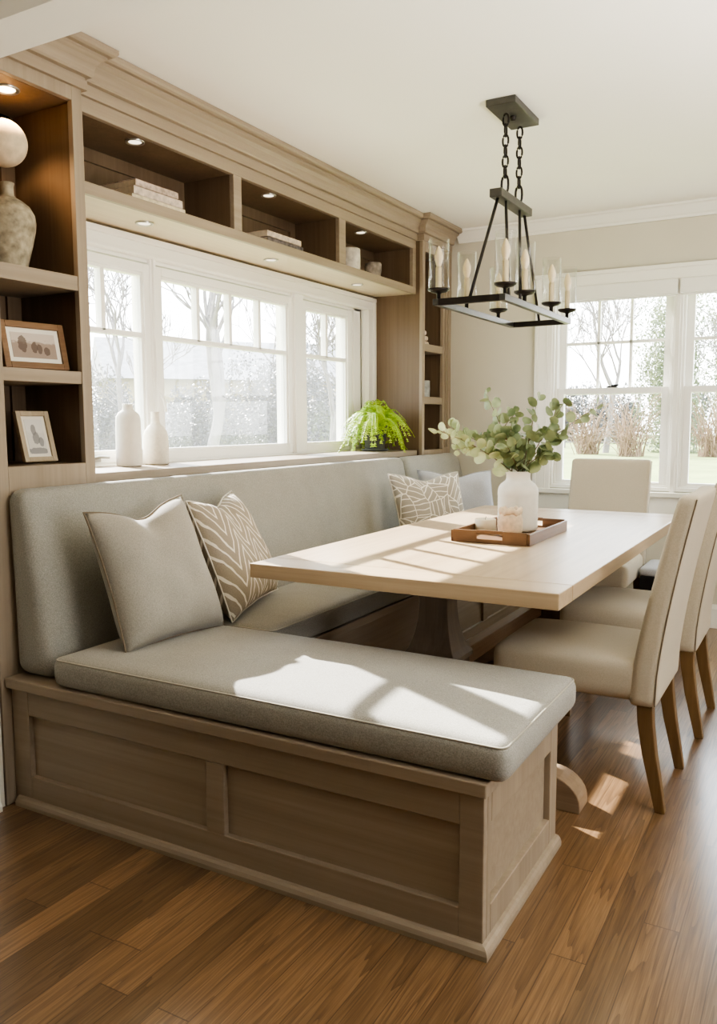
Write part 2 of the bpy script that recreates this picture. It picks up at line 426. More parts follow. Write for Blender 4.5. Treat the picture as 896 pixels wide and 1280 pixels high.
def sweep(bm, prof, path, side=1):
    """profile [(out,z)] swept with mitres along a level path [(x,y)], out = right hand side * side"""
    path = [Vector((p[0], p[1])) for p in path]; rings = []
    for i, p in enumerate(path):
        ds = []
        if i > 0: ds.append((p-path[i-1]).normalized())
        if i < len(path)-1: ds.append((path[i+1]-p).normalized())
        ns = [Vector((d.y, -d.x))*side for d in ds]
        m = sum(ns, Vector((0, 0)))/len(ns); m = m/ max(m.length_squared, 1e-6)
        rings.append([bm.verts.new((p.x+m.x*o, p.y+m.y*o, z)) for o, z in prof])
    n = len(prof)
    for a, b in zip(rings, rings[1:]):
        for k in range(n): bm.faces.new((a[k], a[(k+1) % n], b[(k+1) % n], b[k]))
    bm.faces.new(rings[0][::-1]); bm.faces.new(rings[-1])
    return bm

def loop_tube(bm, pts, r, n=6):
    pts = [Vector(p) for p in pts]; m = len(pts); rings = []
    for i, p in enumerate(pts):
        t = (pts[(i+1) % m]-pts[i-1]).normalized()
        ref = Vector((0, 0, 1)) if abs(t.z) < .9 else Vector((1, 0, 0))
        u = t.cross(ref).normalized(); v = t.cross(u)
        rings.append([bm.verts.new(p+(u*math.cos(2*PI*k/n)+v*math.sin(2*PI*k/n))*r) for k in range(n)])
    for i in range(m):
        a, b = rings[i], rings[(i+1) % m]
        for k in range(n): bm.faces.new((a[k], a[(k+1) % n], b[(k+1) % n], b[k]))
    return bm

# ------------------------------------------------------------------ key planes
CZ = 2.465            # ceiling
YB = 5.22             # back wall
TX = -2.23            # tall bookcase faces
OX = -2.265           # overhead cabinet face
WX = -2.60            # window wall
KY = 1.65             # where the nook begins

# ------------------------------------------------------------------ room shell
struct('floor', B((-3.2, 2.6, -4.0, YB+.15, -.1, 0)), 'floor')
struct('ceiling', B((-3.2, 2.6, -4.0, YB+.15, CZ, CZ+.1)), 'ceil')
struct('ceiling_beam', B((TX, 2.45, 1.50, KY-.002, 2.245, CZ)), 'ceil')
# left: hall wall, jog, window wall with its opening
wl = B((-2.75, TX-.005, -4.0, KY-.002, 0, CZ),
       (-2.75, WX, KY, YB, 0, 1.02), (-2.75, WX, KY, YB, 1.94, CZ),
       (-2.75, WX, KY, 2.06, 1.02, 1.94), (-2.75, WX, 4.66, YB, 1.02, 1.94))
struct('wall_left', wl, 'wall2')
# back wall with two openings
o1 = (-1.545, -.80); o2 = (-.79, -.045); zb0, zb1 = .80, 2.05
wb = B((-2.75, o1[0], YB, YB+.14, 0, CZ), (o2[1], 2.6, YB, YB+.14, 0, CZ),
       (o1[0], o2[1], YB, YB+.14, 0, zb0), (o1[0], o2[1], YB, YB+.14, zb1, CZ))
struct('wall_back', wb, 'wall')
struct('wall_right', B((2.45, 2.6, -4.0, 1.0, 0, CZ), (2.45, 2.6, 2.2, YB, 0, CZ), (2.45, 2.6, 1.0, 2.2, 0, .9), (2.45, 2.6, 1.0, 2.2, 2.0, CZ)), 'wall2')  # opening out of view, added to let side light onto chairs and bench end
struct('wall_rear', B((-2.75, 2.6, -4.1, -4.0, 0, CZ)), 'dim')
# mouldings
cr = [(0, 2.385), (.012, 2.385), (.016, 2.398), (.026, 2.405), (.05, 2.435), (.058, 2.447), (.07, 2.452), (.07, CZ-.001), (0, CZ-.001)]
struct('trim_1', sweep(bmesh.new(), cr, [(TX+.05, YB-.001), (2.44, YB-.001)], 1), 'trim')
bp_ = [(0, 0), (.018, 0), (.018, .115), (.012, .13), (.008, .14), (0, .14)]
struct('baseboard_back', sweep(bmesh.new(), bp_, [(-1.0, YB-.001), (2.44, YB-.001)], 1), 'trim')
bl_ = [(0, 0), (.024, 0), (.024, .018), (.016, .03), (.016, .125), (.010, .138), (.006, .15), (0, .15)]
struct('baseboard_left', sweep(bmesh.new(), bl_, [(TX-.004, -4.0), (TX-.004, KY-.03)], 1), 'trim')

# ------------------------------------------------------------------ left window (triple, with transom lights)
w1 = bpy.data.objects.new('window_1', None); C.objects.link(w1); w1['kind'] = 'structure'
GX = WX-.005
def rect_frame(bm, y0, y1, z0, z1, w, x0, x1, wb_=None):
    wb_ = wb_ or w
    box(bm, x0, x1, y0, y0+w, z0, z1); box(bm, x0, x1, y1-w, y1, z0, z1)
    box(bm, x0, x1, y0+w, y1-w, z0, z0+wb_); box(bm, x0, x1, y0+w, y1-w, z1-w, z1)
# casing: flat board with a raised outer band and an inner bead
bm = bmesh.new()
CF = -2.556
for (y0, y1, z0, z1) in ((1.99, 4.742, 1.925, 1.998), (4.652, 4.742, 1.062, 1.925), (1.99, 2.07, 1.062, 1.925)):
    box(bm, WX, CF, y0, y1, z0, z1)
box(bm, WX+.001, CF+.016, 1.991, 4.741, 1.972, 1.9975); box(bm, WX+.001, CF+.014, 4.716, 4.7415, 1.0625, 1.9715)
box(bm, WX+.001, CF+.008, 2.071, 4.648, 1.921, 1.937); box(bm, WX+.001, CF+.008, 4.648, 4.662, 1.063, 1.92)
obj('casing', bm, 'trim', w1, bevel=.003)
bm = bmesh.new()     # jambs, stepped
rect_frame(bm, 2.06, 4.66, 1.03, 1.94, .018, WX-.13, WX+.02)
rect_frame(bm, 2.078, 4.642, 1.045, 1.922, .016, WX-.10, WX+.002)
box(bm, WX-.10, WX+.002, 4.545, 4.642, 1.05, 1.922); box(bm, WX-.10, WX-.012, 4.495, 4.56, 1.05, 1.922)
box(bm, WX-.10, WX-.012, 2.10, 2.225, 1.05, 1.922)
obj('jamb', bm, 'sash', w1, bevel=.002)
for nm, (y0, y1) in (('a', (2.752, 2.79)), ('b', (3.85, 3.955))):
    bm = bmesh.new(); box(bm, WX-.10, WX+.012, y0, y1, 1.05, 1.922); box(bm, WX-.1, WX+.024, y0+.012, y1-.012, 1.05, 1.922)
    obj('mullion', bm, 'sash', w1, bevel=.002)
for g0, g1, nd in ((2.275, 2.705, 2), (2.838, 3.805, 4), (4.005, 4.448, 2)):
    bm = bmesh.new(); zb_, zt = 1.105, 1.848; zr = 1.596
    rect_frame(bm, g0-.048, g1+.048, zb_-.05, zt+.05, .036, GX-.045, GX+.014)
    rect_frame(bm, g0-.014, g1+.014, zb_-.014, zt+.014, .014, GX-.035, GX+.004)
    box(bm, GX-.03, GX+.006, g0, g1, zr-.011, zr+.011)
    for k in range(1, nd):
        yc = g0+(g1-g0)*k/nd; box(bm, GX-.03, GX+.006, yc-.011, yc+.011, zr, zt)
    s = obj('sash', bm, 'sash', w1, bevel=.002)
    obj('upper_pane', B((GX-.014, GX-.011, g0, g1, zr, zt)), 'pane', s)
    obj('lower_pane', B((GX-.014, GX-.011, g0, g1, zb_, zr)), 'hazy', s)
bm = bmesh.new()    # casement lock lever and crank
box(bm, WX+.024, WX+.034, 2.762, 2.780, 1.285, 1.365); tube(bm, [(WX+.036, 2.771, 1.35), (WX+.055, 2.776, 1.31), (WX+.052, 2.786, 1.268)], .006, 8)
obj('lock_lever', bm, 'sash', w1)
bm = bmesh.new(); box(bm, WX+.0, WX+.03, 2.33, 2.42, 1.062, 1.078); tube(bm, [(WX+.03, 2.36, 1.075), (WX+.045, 2.40, 1.083), (WX+.045, 2.45, 1.080)], .006, 8)
obj('crank_handle', bm, 'brass', w1)
struct('window_sill', B((WX-.02, -2.25, 2.078, 4.738, 1.008, 1.042)), 'wy', bevel=.004)

# ------------------------------------------------------------------ back windows (double hung)
def double_hung(name, x0, x1):
    w = bpy.data.objects.new(name, None); C.objects.link(w); w['kind'] = 'structure'
    y = YB
    def fr(bm, a, b, z0, z1, wd, y0, y1, wb2=None, wt2=None):
        wb2 = wb2 or wd; wt2 = wt2 or wd
        box(bm, a, a+wd, y0, y1, z0, z1); box(bm, b-wd, b, y0, y1, z0, z1)
        box(bm, a+wd, b-wd, y0, y1, z0, z0+wb2); box(bm, a+wd, b-wd, y0, y1, z1-wt2, z1)
    bm = bmesh.new(); fr(bm, x0, x1, zb0, zb1, .022, y-.012, y+.13); fr(bm, x0+.022, x1-.022, zb0+.02, zb1-.02, .014, y+.012, y+.12)
    obj('jamb', bm, 'sash', w, bevel=.002)
    a, b = x0+.036, x1-.036
    up0, lo1 = 1.385, 1.425
    bm = bmesh.new(); fr(bm, a, b, up0, 2.02, .042, y+.065, y+.10, .036)
    gx0, gx1 = a+.042, b-.042; gz0, gz1 = up0+.036, 1.978
    zr = 1.703
    box(bm, gx0, gx1, y+.07, y+.095, zr-.009, zr+.009)
    for k in (1, 2):
        xc = gx0+(gx1-gx0)*k/3; box(bm, xc-.009, xc+.009, y+.07, y+.095, gz0, gz1)
    s = obj('upper_sash', bm, 'sash', w, bevel=.002)
    obj('pane', B((gx0, gx1, y+.081, y+.084, gz0, gz1)), 'pane', s)
    bm = bmesh.new(); fr(bm, a, b, zb0+.02, lo1, .042, y+.022, y+.058, .03, .036)
    s = obj('lower_sash', bm, 'sash', w, bevel=.002)
    obj('pane', B((a+.042, b-.042, y+.038, y+.041, zb0+.05, lo1-.036)), 'pane', s)
    bm = bmesh.new(); xm = (x0+x1)/2; box(bm, xm-.03, xm+.03, y+.03, y+.06, lo1, lo1+.010); tube(bm, [(xm-.005, y+.04, lo1+.012), (xm+.04, y+.03, lo1+.016)], .006, 8)
    obj('sash_lock', bm, 'darkm', s)
    return w
double_hung('window_2', *o1); double_hung('window_3', *o2)
cf = YB-.024
bm = bmesh.new()
X0, X1 = -1.645, .055
box(bm, X0, o1[0]+.008, cf, YB, zb0-.04, zb1+.03); box(bm, o2[1]-.008, X1, cf, YB, zb0-.04, zb1+.03)
box(bm, X0, X1, cf-.004, YB, zb1-.008, 2.128); box(bm, X0-.008, X1+.008, cf-.014, YB, 2.104, 2.128)
box(bm, X0, X0+.02, cf-.012, YB, zb0-.04, 2.104); box(bm, X0+.07, X0+.08, cf-.006, YB, zb0, zb1)
box(bm, o1[1]-.008, o2[0]+.008, cf, YB, zb0-.02, zb1)
struct('trim_2', bm, 'trim', bevel=.003)
struct('trim_3', B((X0-.03, X1+.03, YB-.05, YB, zb0-.035, zb0-.005), (X0, X1, YB-.022, YB, zb0-.14, zb0-.035)), 'trim', bevel=.004)

for x0, x1, lb in ((-1.525, -.797, 'white roller shade cassette raised over the left double-hung window'),
                   (-.783, -.06, 'white roller shade cassette raised over the right double-hung window')):
    t = thing('roller_shade', lb, 'window shade', ((x0+x1)/2, YB-.03, 2.0), 0, 'roller shades over the back windows')
    h = (x1-x0)/2
    obj('cassette', B((-h, h, -.03, .028, -.045, .038)), 'shade', t, bevel=.004)
    obj('hem_bar', B((-h+.01, h-.01, -.012, .004, -.057, -.045)), 'shade', t, bevel=.003)

# ------------------------------------------------------------------ built-in cabinets
crown = [(0, 2.325), (.014, 2.325), (.014, 2.356), (.010, 2.358), (.010, 2.366), (.026, 2.368), (.030, 2.374), (.031, 2.388), (.036, 2.404), (.047, 2.419), (.062, 2.429), (.062, 2.437), (.076, 2.438), (.084, 2.443), (.089, 2.451), (.089, CZ-.002), (0, CZ-.002)]

def bookcase(name, label, y0, y1, n0, n1, zs, face, ztop):
    """tall built-in: face frame, case, back, shelves; zs = [(z0,z1) of shelf boards], n0..n1 the niche"""
    t = thing(name, label, 'bookcase', (0, 0, 0))
    fx0, fx1 = face-.022, face
    zb = zs[0]
    bm = B((fx0, fx1, y0, n0, 0, 2.33), (fx0, fx1, n1, y1, 0, 2.33), (fx0, fx1, n0, n1, ztop, 2.33), (fx0, fx1, n0, n1, 0, zb[1]))
    obj('face_frame', bm, 'wz', t, bevel=.002)
    bk = WX+.05
    bm = B((WX+.005, fx0, y0, n0-.012, 0, CZ-.003), (WX+.005, fx0, n1+.012, y1, 0, CZ-.003), (bk, fx0, n0-.012, n1+.012, ztop, ztop+.02),
           (bk, fx0, n0-.012, n1+.012, zb[1]-.04, zb[1]))
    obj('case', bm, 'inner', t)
    bm = B((WX+.02, bk, n0-.012, n1+.012, zb[1]-.03, ztop+.02), (bk, bk+.012, n0-.012, n0+.045, zb[1], ztop), (bk, bk+.012, n1-.045, n1+.012, zb[1], ztop),
           (bk, bk+.012, n0, n1, ztop-.07, ztop))
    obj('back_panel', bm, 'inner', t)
    for z0, z1 in zs[1:]:
        obj('shelf', B((bk, fx1-.004, n0-.012, n1+.012, z0, z1)), 'wy', t, bevel=.002)
    return t

lt = bookcase('bookcase', 'tall greige oak bookcase at the near end with urn and framed photographs', KY+.002, 2.073, 1.717, 2.03, [(1.042, 1.083), (1.352, 1.394), (1.664, 1.713)], TX, 2.281)
cl = sweep(bmesh.new(), crown, [(TX, KY+.004), (TX, 2.073), (OX+.002, 2.073)], 1)
obj('crown_moulding', cl, 'wy', lt)
rt = bookcase('bookcase', 'narrow greige oak bookcase in the far corner behind the pillows', 4.743, 5.165, 4.779, 5.06, [(1.015, 1.04), (1.332, 1.378), (1.660, 1.707)], TX+.01, 2.265)
cl = sweep(bmesh.new(), crown, [(OX+.002, 4.743), (TX+.01, 4.743), (TX+.01, 5.165)], 1)
obj('crown_moulding', cl, 'wy', rt)
obj('scribe_strip', B((TX-.03, TX-.002, 5.166, YB-.002, 0, CZ-.003)), 'wz', rt)
bm = bmesh.new()
for yy in (5.09, 5.125): box(bm, TX+.01, TX+.018, yy, yy+.014, 1.05, 2.3)
obj('stile_bead', bm, 'wz', rt, bevel=.003)

ov = thing('overhead_cabinet', 'long greige oak overhead cabinet with three open cubbies above the window', 'cabinet', (0, 0, 0))
Y0, Y1 = 2.075, 4.741
cub = [(2.107, 2.933), (2.988, 3.815), (3.882, 4.695)]
ob, oz0, oz1, ot = WX+.05, 2.006, 2.047, 2.274
f0 = OX-.022
bm = B((f0, OX, Y0, Y1, oz0, oz1), (f0, OX, Y0, Y1, ot, 2.33))
edges = [Y0]+[v for c in cub for v in c]+[Y1]
for a, b in zip(edges[::2], edges[1::2]): box(bm, f0, OX, a, b, oz1, ot)
obj('face_frame', bm, 'wy', ov, bevel=.002)
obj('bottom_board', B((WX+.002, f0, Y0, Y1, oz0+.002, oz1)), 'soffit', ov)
obj('top_board', B((WX+.002, f0, Y0, Y1, ot, ot+.02)), 'inner', ov)
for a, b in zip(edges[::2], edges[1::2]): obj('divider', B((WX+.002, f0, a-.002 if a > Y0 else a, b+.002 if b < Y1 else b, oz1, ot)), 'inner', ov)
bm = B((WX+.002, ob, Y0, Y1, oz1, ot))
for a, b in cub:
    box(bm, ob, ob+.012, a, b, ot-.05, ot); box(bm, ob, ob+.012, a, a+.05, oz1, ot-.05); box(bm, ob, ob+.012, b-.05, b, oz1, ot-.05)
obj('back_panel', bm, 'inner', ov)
obj('crown_moulding', sweep(bmesh.new(), crown, [(OX, 2.076), (OX, 4.740)], 1), 'wy', ov)

# recessed lights
def downlight(x, y, z, label, hot=False, r=.034, group=None):
    t = thing('recessed_downlight', label, 'recessed light', (x, y, z), 0, group)
    bm = bmesh.new(); lathe(bm, [(r*.72, -.001), (r*.72, -.003), (r, -.006), (r*1.06, -.004), (r*1.06, 0)], n=28)
    obj('trim_ring', bm, 'brass', t, smooth=True)
    bm = bmesh.new(); lathe(bm, [(0, -.002), (r*.74, -.002)], n=24); obj('lens', bm, 'lens_hot' if hot else 'lens', t)
    return t
def spot(x, y, z, w, col=(1, .80, .58), size=1.9, blend=.7, rad=.03):
    l = bpy.data.lights.new('downlight_beam', 'SPOT'); l.energy = w; l.color = col; l.spot_size = size; l.spot_blend = blend; l.shadow_soft_size = rad
    o = bpy.data.objects.new('downlight_beam', l); C.objects.link(o); o.location = (x, y, z)
    return o
downlight(-2.34, 1.862, 2.281, 'glowing warm puck light inside the tall bookcase top', True, .04); spot(-2.34, 1.862, 2.27, 11.0, (1, .66, .36))
for k, y in enumerate((2.42, 3.28, 4.16)):
    downlight(-2.33, y, ot, ('small puck light in the cubby with three books', 'small puck light in the cubby with two books', 'small puck light in the cubby with two pots')[k], group='cubby lights')
    spot(-2.33, y, ot-.012, .35)
for k, y in enumerate((2.53, 3.39, 4.24)):
    downlight(-2.40, y, oz0, ('round downlight in the soffit below the cubby with three books', 'round downlight in the soffit below the cubby with two books', 'round downlight in the soffit below the cubby with two pots')[k], group='soffit lights')
    spot(-2.40, y, oz0-.012, 1.2)

# ------------------------------------------------------------------ banquette
bn = thing('bench', 'greige panelled bench base facing the room, near end of the banquette', 'bench', (-1.43, 1.98, 0))
def rel(t, bm):
    bmesh.ops.translate(bm, verts=bm.verts, vec=-Vector(t.location)); return bm
fy = 1.685; ex = -.63; bz = .387
bm = B((TX+.004, ex-.018, fy+.018, 2.268, .0, bz))
obj('carcass', rel(bn, bm), 'wx', bn)
bm = B((TX+.004, -2.15, fy, fy+.024, 0, bz), (-1.436, -1.374, fy, fy+.024, .1, .302), (-.69, ex, fy, fy+.024, .0, bz), (-2.15, -.69, fy, fy+.024, 0, .102), (-2.15, -.69, fy, fy+.024, .302, bz))
obj('front_frame', rel(bn, bm), 'wx', bn, bevel=.0025)
bm = B((ex-.024, ex, fy+.0241, 1.735, 0, .418), (ex-.024, ex, 2.205, 2.27, 0, .418), (ex-.024, ex, 1.735, 2.205, 0, .10), (ex-.024, ex, 1.735, 2.205, .302, .418))
obj('end_frame', rel(bn, bm), 'wz', bn, bevel=.0025)
obj('cap', rel(bn, B((TX+.004, ex+.012, fy-.022, fy+.06, bz, .42), (TX+.004, ex-.0245, fy+.06, 2.268, bz, .42))), 'wx', bn, bevel=.003)
qr = [(0, 0), (.018, 0), (.018, .012), (.014, .022), (.008, .028), (0, .03)]
obj('base_molding', rel(bn, sweep(bmesh.new(), qr, [(TX+.02, fy), (ex, fy), (ex, 2.27)], 1)), 'wx', bn)

bl = thing('bench', 'long greige panelled bench base under the window, behind the table', 'bench', (-1.93, 3.7, 0))
lx = -1.64
obj('carcass', rel(bl, B((TX+.015, lx-.014, 2.272, YB-.02, 0, bz))), 'wy', bl)
bm = B((lx-.02, lx, 2.272, YB-.02, 0, .10), (lx-.02, lx, 2.272, YB-.02, .302, bz))
for y in (2.272, 2.92, 3.62, 4.33, 5.13): box(bm, lx-.02, lx, y, y+.065, .10, .302)
obj('front_frame', rel(bl, bm), 'wy', bl, bevel=.0025)
obj('cap', rel(bl, B((TX+.015, lx+.015, 2.272, YB-.02, bz, .42))), 'wy', bl, bevel=.003)

def crown_fn(c, top=1.0):
    def f(u, v, w, p):
        k = max(0, 4*u*(1-u))**.6*max(0, 4*v*(1-v))**.6
        p = p.copy(); p.z += c*k*max(0, w-.3)/.7; return p
    return f
def seat_cushion(name, label, lo, hi, r=.03, crown_h=.018, n=(40, 18, 6)):
    c = Vector(((lo[0]+hi[0])/2, (lo[1]+hi[1])/2, lo[2]))
    t = thing(name, label, 'cushion', c)
    a = Vector(lo)-c; b = Vector(hi)-c
    o = obj('cover', rbox(a, b, r, n, crown_fn(crown_h)), 'bench', t, smooth=True)
    # welt round the top edge
    pts = []; q = r*.3; zz = b.z-q*1.05+.002
    def arc(cx, cy, s):
        for k in range(5):
            g = s+k*PI/8; pts.append((cx+(r-q*.9)*math.cos(g), cy+(r-q*.9)*math.sin(g), zz))
    arc(b.x-r, b.y-r, 0); arc(a.x+r, b.y-r, PI/2); arc(a.x+r, a.y+r, PI); arc(b.x-r, a.y+r, 1.5*PI)
    obj('welt', loop_tube(bmesh.new(), pts, .0028), 'pipe2', t, smooth=True)
    return t
seat_cushion('seat_cushion', 'grey woven seat cushion on the near bench, partly in sunlight', (-2.02, 1.668, .4205), (-.572, 2.262, .512))
seat_cushion('seat_cushion', 'long grey woven seat cushion under the window, behind the table', (-2.04, 2.268, .4205), (-1.618, YB-.022, .512), n=(18, 60, 6))

def back_cushion(label, y0, y1, ends):
    c = Vector((-2.14, (y0+y1)/2, .4205)); t = thing('back_cushion', label, 'cushion', c)
    lo = Vector(((-2.217 if ends else -2.228), y0, .4205))-c; hi = Vector((-2.055, y1, 1.014))-c
    def f(u, v, w, p):
        p = p.copy(); thick = 1-.56*w**1.3           # wedge: thick at the seat, thin at the top
        p.x = lo.x+(p.x-lo.x)*thick
        p.x += .010*math.sin(PI*min(max(v, 0), 1))**.5*math.sin(PI*min(max(w, 0), 1))*(1 if u > .5 else 0)
        if ends and v > .8:                          # rounded far top corner
            d = (v-.8)/.2; p.z -= .10*d**4*w
        return p
    obj('cover', rbox(lo, hi, .045, (8, 50, 18), f), 'bench', t, smooth=True)
    return t
back_cushion('long grey upholstered backrest under the window, with two pillows at its near end', 1.70, 4.352, False)
back_cushion('short grey upholstered backrest in the far corner behind two pillows', 4.356, 5.205, True)

# ------------------------------------------------------------------ pillows
def pillow(label, BL, BR, TL, TR, mat, thick=.075, chop=.16, welt='pipe', edge_band=None, waist=.07):
    BL, BR, TL, TR = map(Vector, (BL, BR, TL, TR))
    c = (BL+BR)/2; t = thing('pillow', label, 'pillow', c)
    n = 26
    up = ((TL+TR)/2-(BL+BR)/2).normalized(); ri = ((BR+TR)/2-(BL+TL)/2).normalized(); nor = ri.cross(up).normalized()
    bm = bmesh.new(); uvl = bm.loops.layers.uv.new('UVMap')
    def P(u, v, s):
        uu = u*(1-waist*(1-v*v)); vv = v*(1-waist*(1-u*u))
        d = chop*math.exp(-(u/.42)**2)*max(0, (v+.25)/1.25)**2
        vv -= d
        a, b = (uu+1)/2, (vv+1)/2
        p = BL*(1-a)*(1-b)+BR*a*(1-b)+TL*(1-a)*b+TR*a*b
        puff = (max(0, 1-u**4)*max(0, 1-v**4))**.62
        puff *= 1-.35*math.exp(-(u/.25)**2)*max(0, v)
        puff *= 1+.12*(-v)
        wr = .004*math.sin(9*u+3*v)*math.sin(5*v-2*u)*(1-abs(u)**3)
        return p+nor*(s*thick*puff+wr)-c
    for s in (1, -1):
        g = [[bm.verts.new(P(-1+2*i/n, -1+2*j/n, s)) for j in range(n+1)] for i in range(n+1)]
        for i in range(n):
            for j in range(n):
                ids = ((i, j), (i+1, j), (i+1, j+1), (i, j+1))
                if s < 0: ids = ids[::-1]
                f = bm.faces.new([g[a][b] for a, b in ids])
                for lp, (a, b) in zip(f.loops, ids): lp[uvl].uv = (a/n, b/n)
    bmesh.ops.remove_doubles(bm, verts=bm.verts, dist=1e-5)
    obj('cover', bm, mat, t, smooth='raw')
    pts = [P(-1+2*i/n, -1, 0) for i in range(n)]+[P(1, -1+2*i/n, 0) for i in range(n)]+[P(1-2*i/n, 1, 0) for i in range(n)]+[P(-1, 1-2*i/n, 0) for i in range(n)]
    obj('welt', loop_tube(bmesh.new(), pts, .0032), welt, t, smooth=True)
    return t
pillow('large plain grey woven pillow on the near bench, leaning on the backrest',
       (-1.835, 1.80, .512), (-1.80, 2.235, .512), (-1.985, 1.79, .945), (-1.985, 2.235, .965), 'pgrey', .085, .17, 'seam')
pillow('taupe pillow with cream chevron lines beside the large plain grey pillow',
       (-1.79, 2.262, .520), (-1.93, 2.74, .54), (-1.955, 2.225, .945), (-2.08, 2.64, .945), 'chev', .08, .15, 'pipe')
pillow('taupe pillow with cream leaf lines at the far end of the banquette',
       (-1.93, 3.90, .512), (-1.66, 4.24, .512), (-2.035, 3.92, .945), (-1.77, 4.245, .945), 'leafp', .07, .15, 'pipe')
pillow('plain cool grey pillow in the far corner, behind the leaf-line pillow',
       (-1.97, 4.32, .512), (-1.66, 4.66, .512), (-2.06, 4.33, .945), (-1.735, 4.665, .93), 'pblue', .07, .15, 'pblue')

# ------------------------------------------------------------------ dining table
tb = thing('dining_table', 'long oak trestle dining table in front of the banquette', 'table', (-1.12, 3.23, 0))
tx0, tx1, ty0, ty1, tz0, tz1 = -1.632, -.605, 2.16, 4.31, .713, .76
obj('tabletop', rel(tb, B((tx0, tx1, ty0+.14, ty1-.14, tz0, tz1))), 'ttop', tb, bevel=.003)
for a, b in ((ty0, ty0+.1385), (ty1-.1385, ty1)):
    obj('breadboard_end', rel(tb, B((tx0, tx1, a, b, tz0, tz1))), 'tend', tb, bevel=.003)
for yc in (2.53, 3.93):
    xc = -1.12
    secs = [(xc, yc, .13, .085, .07), (xc, yc, .30, .085, .07), (xc, yc, .42, .085, .075), (xc, yc, .425, .094, .084), (xc, yc, .44, .094, .084)]
    for k in range(1, 13):
        s = k/12; z = .44+.235*s
        h = .050+.040*(1-s)**3.0+.020*max(0, s-.8)**1.2*4
        secs.append((xc, yc, z, h, h*.86))
    secs += [(xc, yc, .676, .078, .07), (xc, yc, .712, .078, .07)]
    ped = obj('pedestal', rel(tb, loft(bmesh.new(), secs)), 'tleg', tb, bevel=.002)
    obj('top_cleat', rel(tb, B((xc-.36, xc+.36, yc-.035, yc+.035, .66, .7125))), 'tleg', tb, bevel=.004)
    # arched foot
    top = []
    for k in range(0, 9):
        g = PI/2*k/8; top.append((.395+.110*math.sin(g), .022+.088*math.cos(g)))
    half = [(0.0, .15), (.13, .15), (.20, .128), (.32, .112)]+top+[(.505, 0), (.34, 0), (.30, .02), (0, .028)]
    poly = [(xc+x, z) for x, z in half]+[(xc-x, z) for x, z in half[::-1] if x > 0]
    obj('foot', rel(tb, prism(bmesh.new(), poly, 'y', yc-.05, yc+.05)), 'tfoot', tb, bevel=.003)
obj('stretcher', rel(tb, B((-1.215, -1.165, 2.60, 3.86, .285, .352))), 'tbeam', tb, bevel=.003)

# ------------------------------------------------------------------ chairs
def chair(label, loc, rz):
    """front toward +X"""
    t = thing('dining_chair', label, 'chair', loc, rz, None)
    def fs(u, v, w, p):
        p = p.copy(); p.z += .022*max(0, 4*u*(1-u))**.7*max(0, 4*v*(1-v))**.7*max(0, w-.4)/.6
        p.y *= 1+.05*(u-.2)*1.0
        if w < .3: p.y *= 1-.02*(1-w/.3)
        return p
    st = obj('seat', rbox((-.215, -.222, .345), (.272, .222, .475), .03, (18, 16, 7), fs), 'chair', t, smooth=True)
    def fb(u, v, w, p):
        p = p.copy(); z = p.z; k = (z-.335)/.665
        lean = -.012*k-.105*max(0, k-.12)**1.35          # leans back toward the top
        th = 1-.30*k                                      # tapers
        p.x = -.262+(p.x+.262)*th+lean
        p.x += .012*(1-(2*v-1)**2)*-1*max(0, w-.3)        # slight hollow across
        return p
    bk = obj('backrest', rbox((-.262, -.226, .335), (-.175, .226, 1.0), .022, (7, 16, 22), fb), 'chair', t, smooth=True)
    # seams down both rear edges and across the top
    for sgn in (-1, 1):
        pts = []
        for i in range(15):
            z = .345+.645*i/14; k = (z-.335)/.665
            pts.append((-.262-.012*k-.105*max(0, k-.12)**1.35+.006, sgn*.2225, z))
        obj('seam', tube(bmesh.new(), pts, .0022, 6), 'seam', bk)
    for sy in (-1, 1):
        y = sy*.192
        obj('leg', loft(bmesh.new(), [(-.268-.012, y, 0, .0155, .0155), (-.268, y, .06, .0175, .0175), (-.243, y, .18, .021, .021), (-.228, y, .28, .023, .023), (-.224, y, .352, .024, .024)]), 'cleg', t, bevel=.003)
        obj('leg', loft(bmesh.new(), [(.235, y, 0, .016, .016), (.238, y, .18, .02, .02), (.238, y, .352, .0235, .0235)]), 'cleg', t, bevel=.003)
    return t
c1 = chair('beige upholstered dining chair nearest the camera, at the open side of the table', (-.678, 2.815, 0), PI)
c2 = dup(c1, (-.655, 3.53, 0), PI, 'beige upholstered dining chair second along the open side, half hidden behind the first')
c3 = dup(c1, (-1.095, 4.62, 0), -PI/2, 'beige upholstered dining chair at the head of the table by the back window')

# low black box seat by the back wall
t = thing('storage_ottoman', 'low black box seat with a grey padded top by the back wall', 'ottoman', (-.735, 4.80, 0))
bm = B((-.12, .12, -.17, .17, .04, .38)); obj('body', bm, 'black', t, bevel=.004)
obj('padded_top', rbox((-.125, -.175, .38), (.125, .175, .425), .014, (8, 8, 4)), 'greytop', t, smooth=True)
for sx in (-1, 1):
    for sy in (-1, 1): obj('foot', B((sx*.095-.02, sx*.095+.02, sy*.14-.02, sy*.14+.02, 0, .04)), 'black', t)

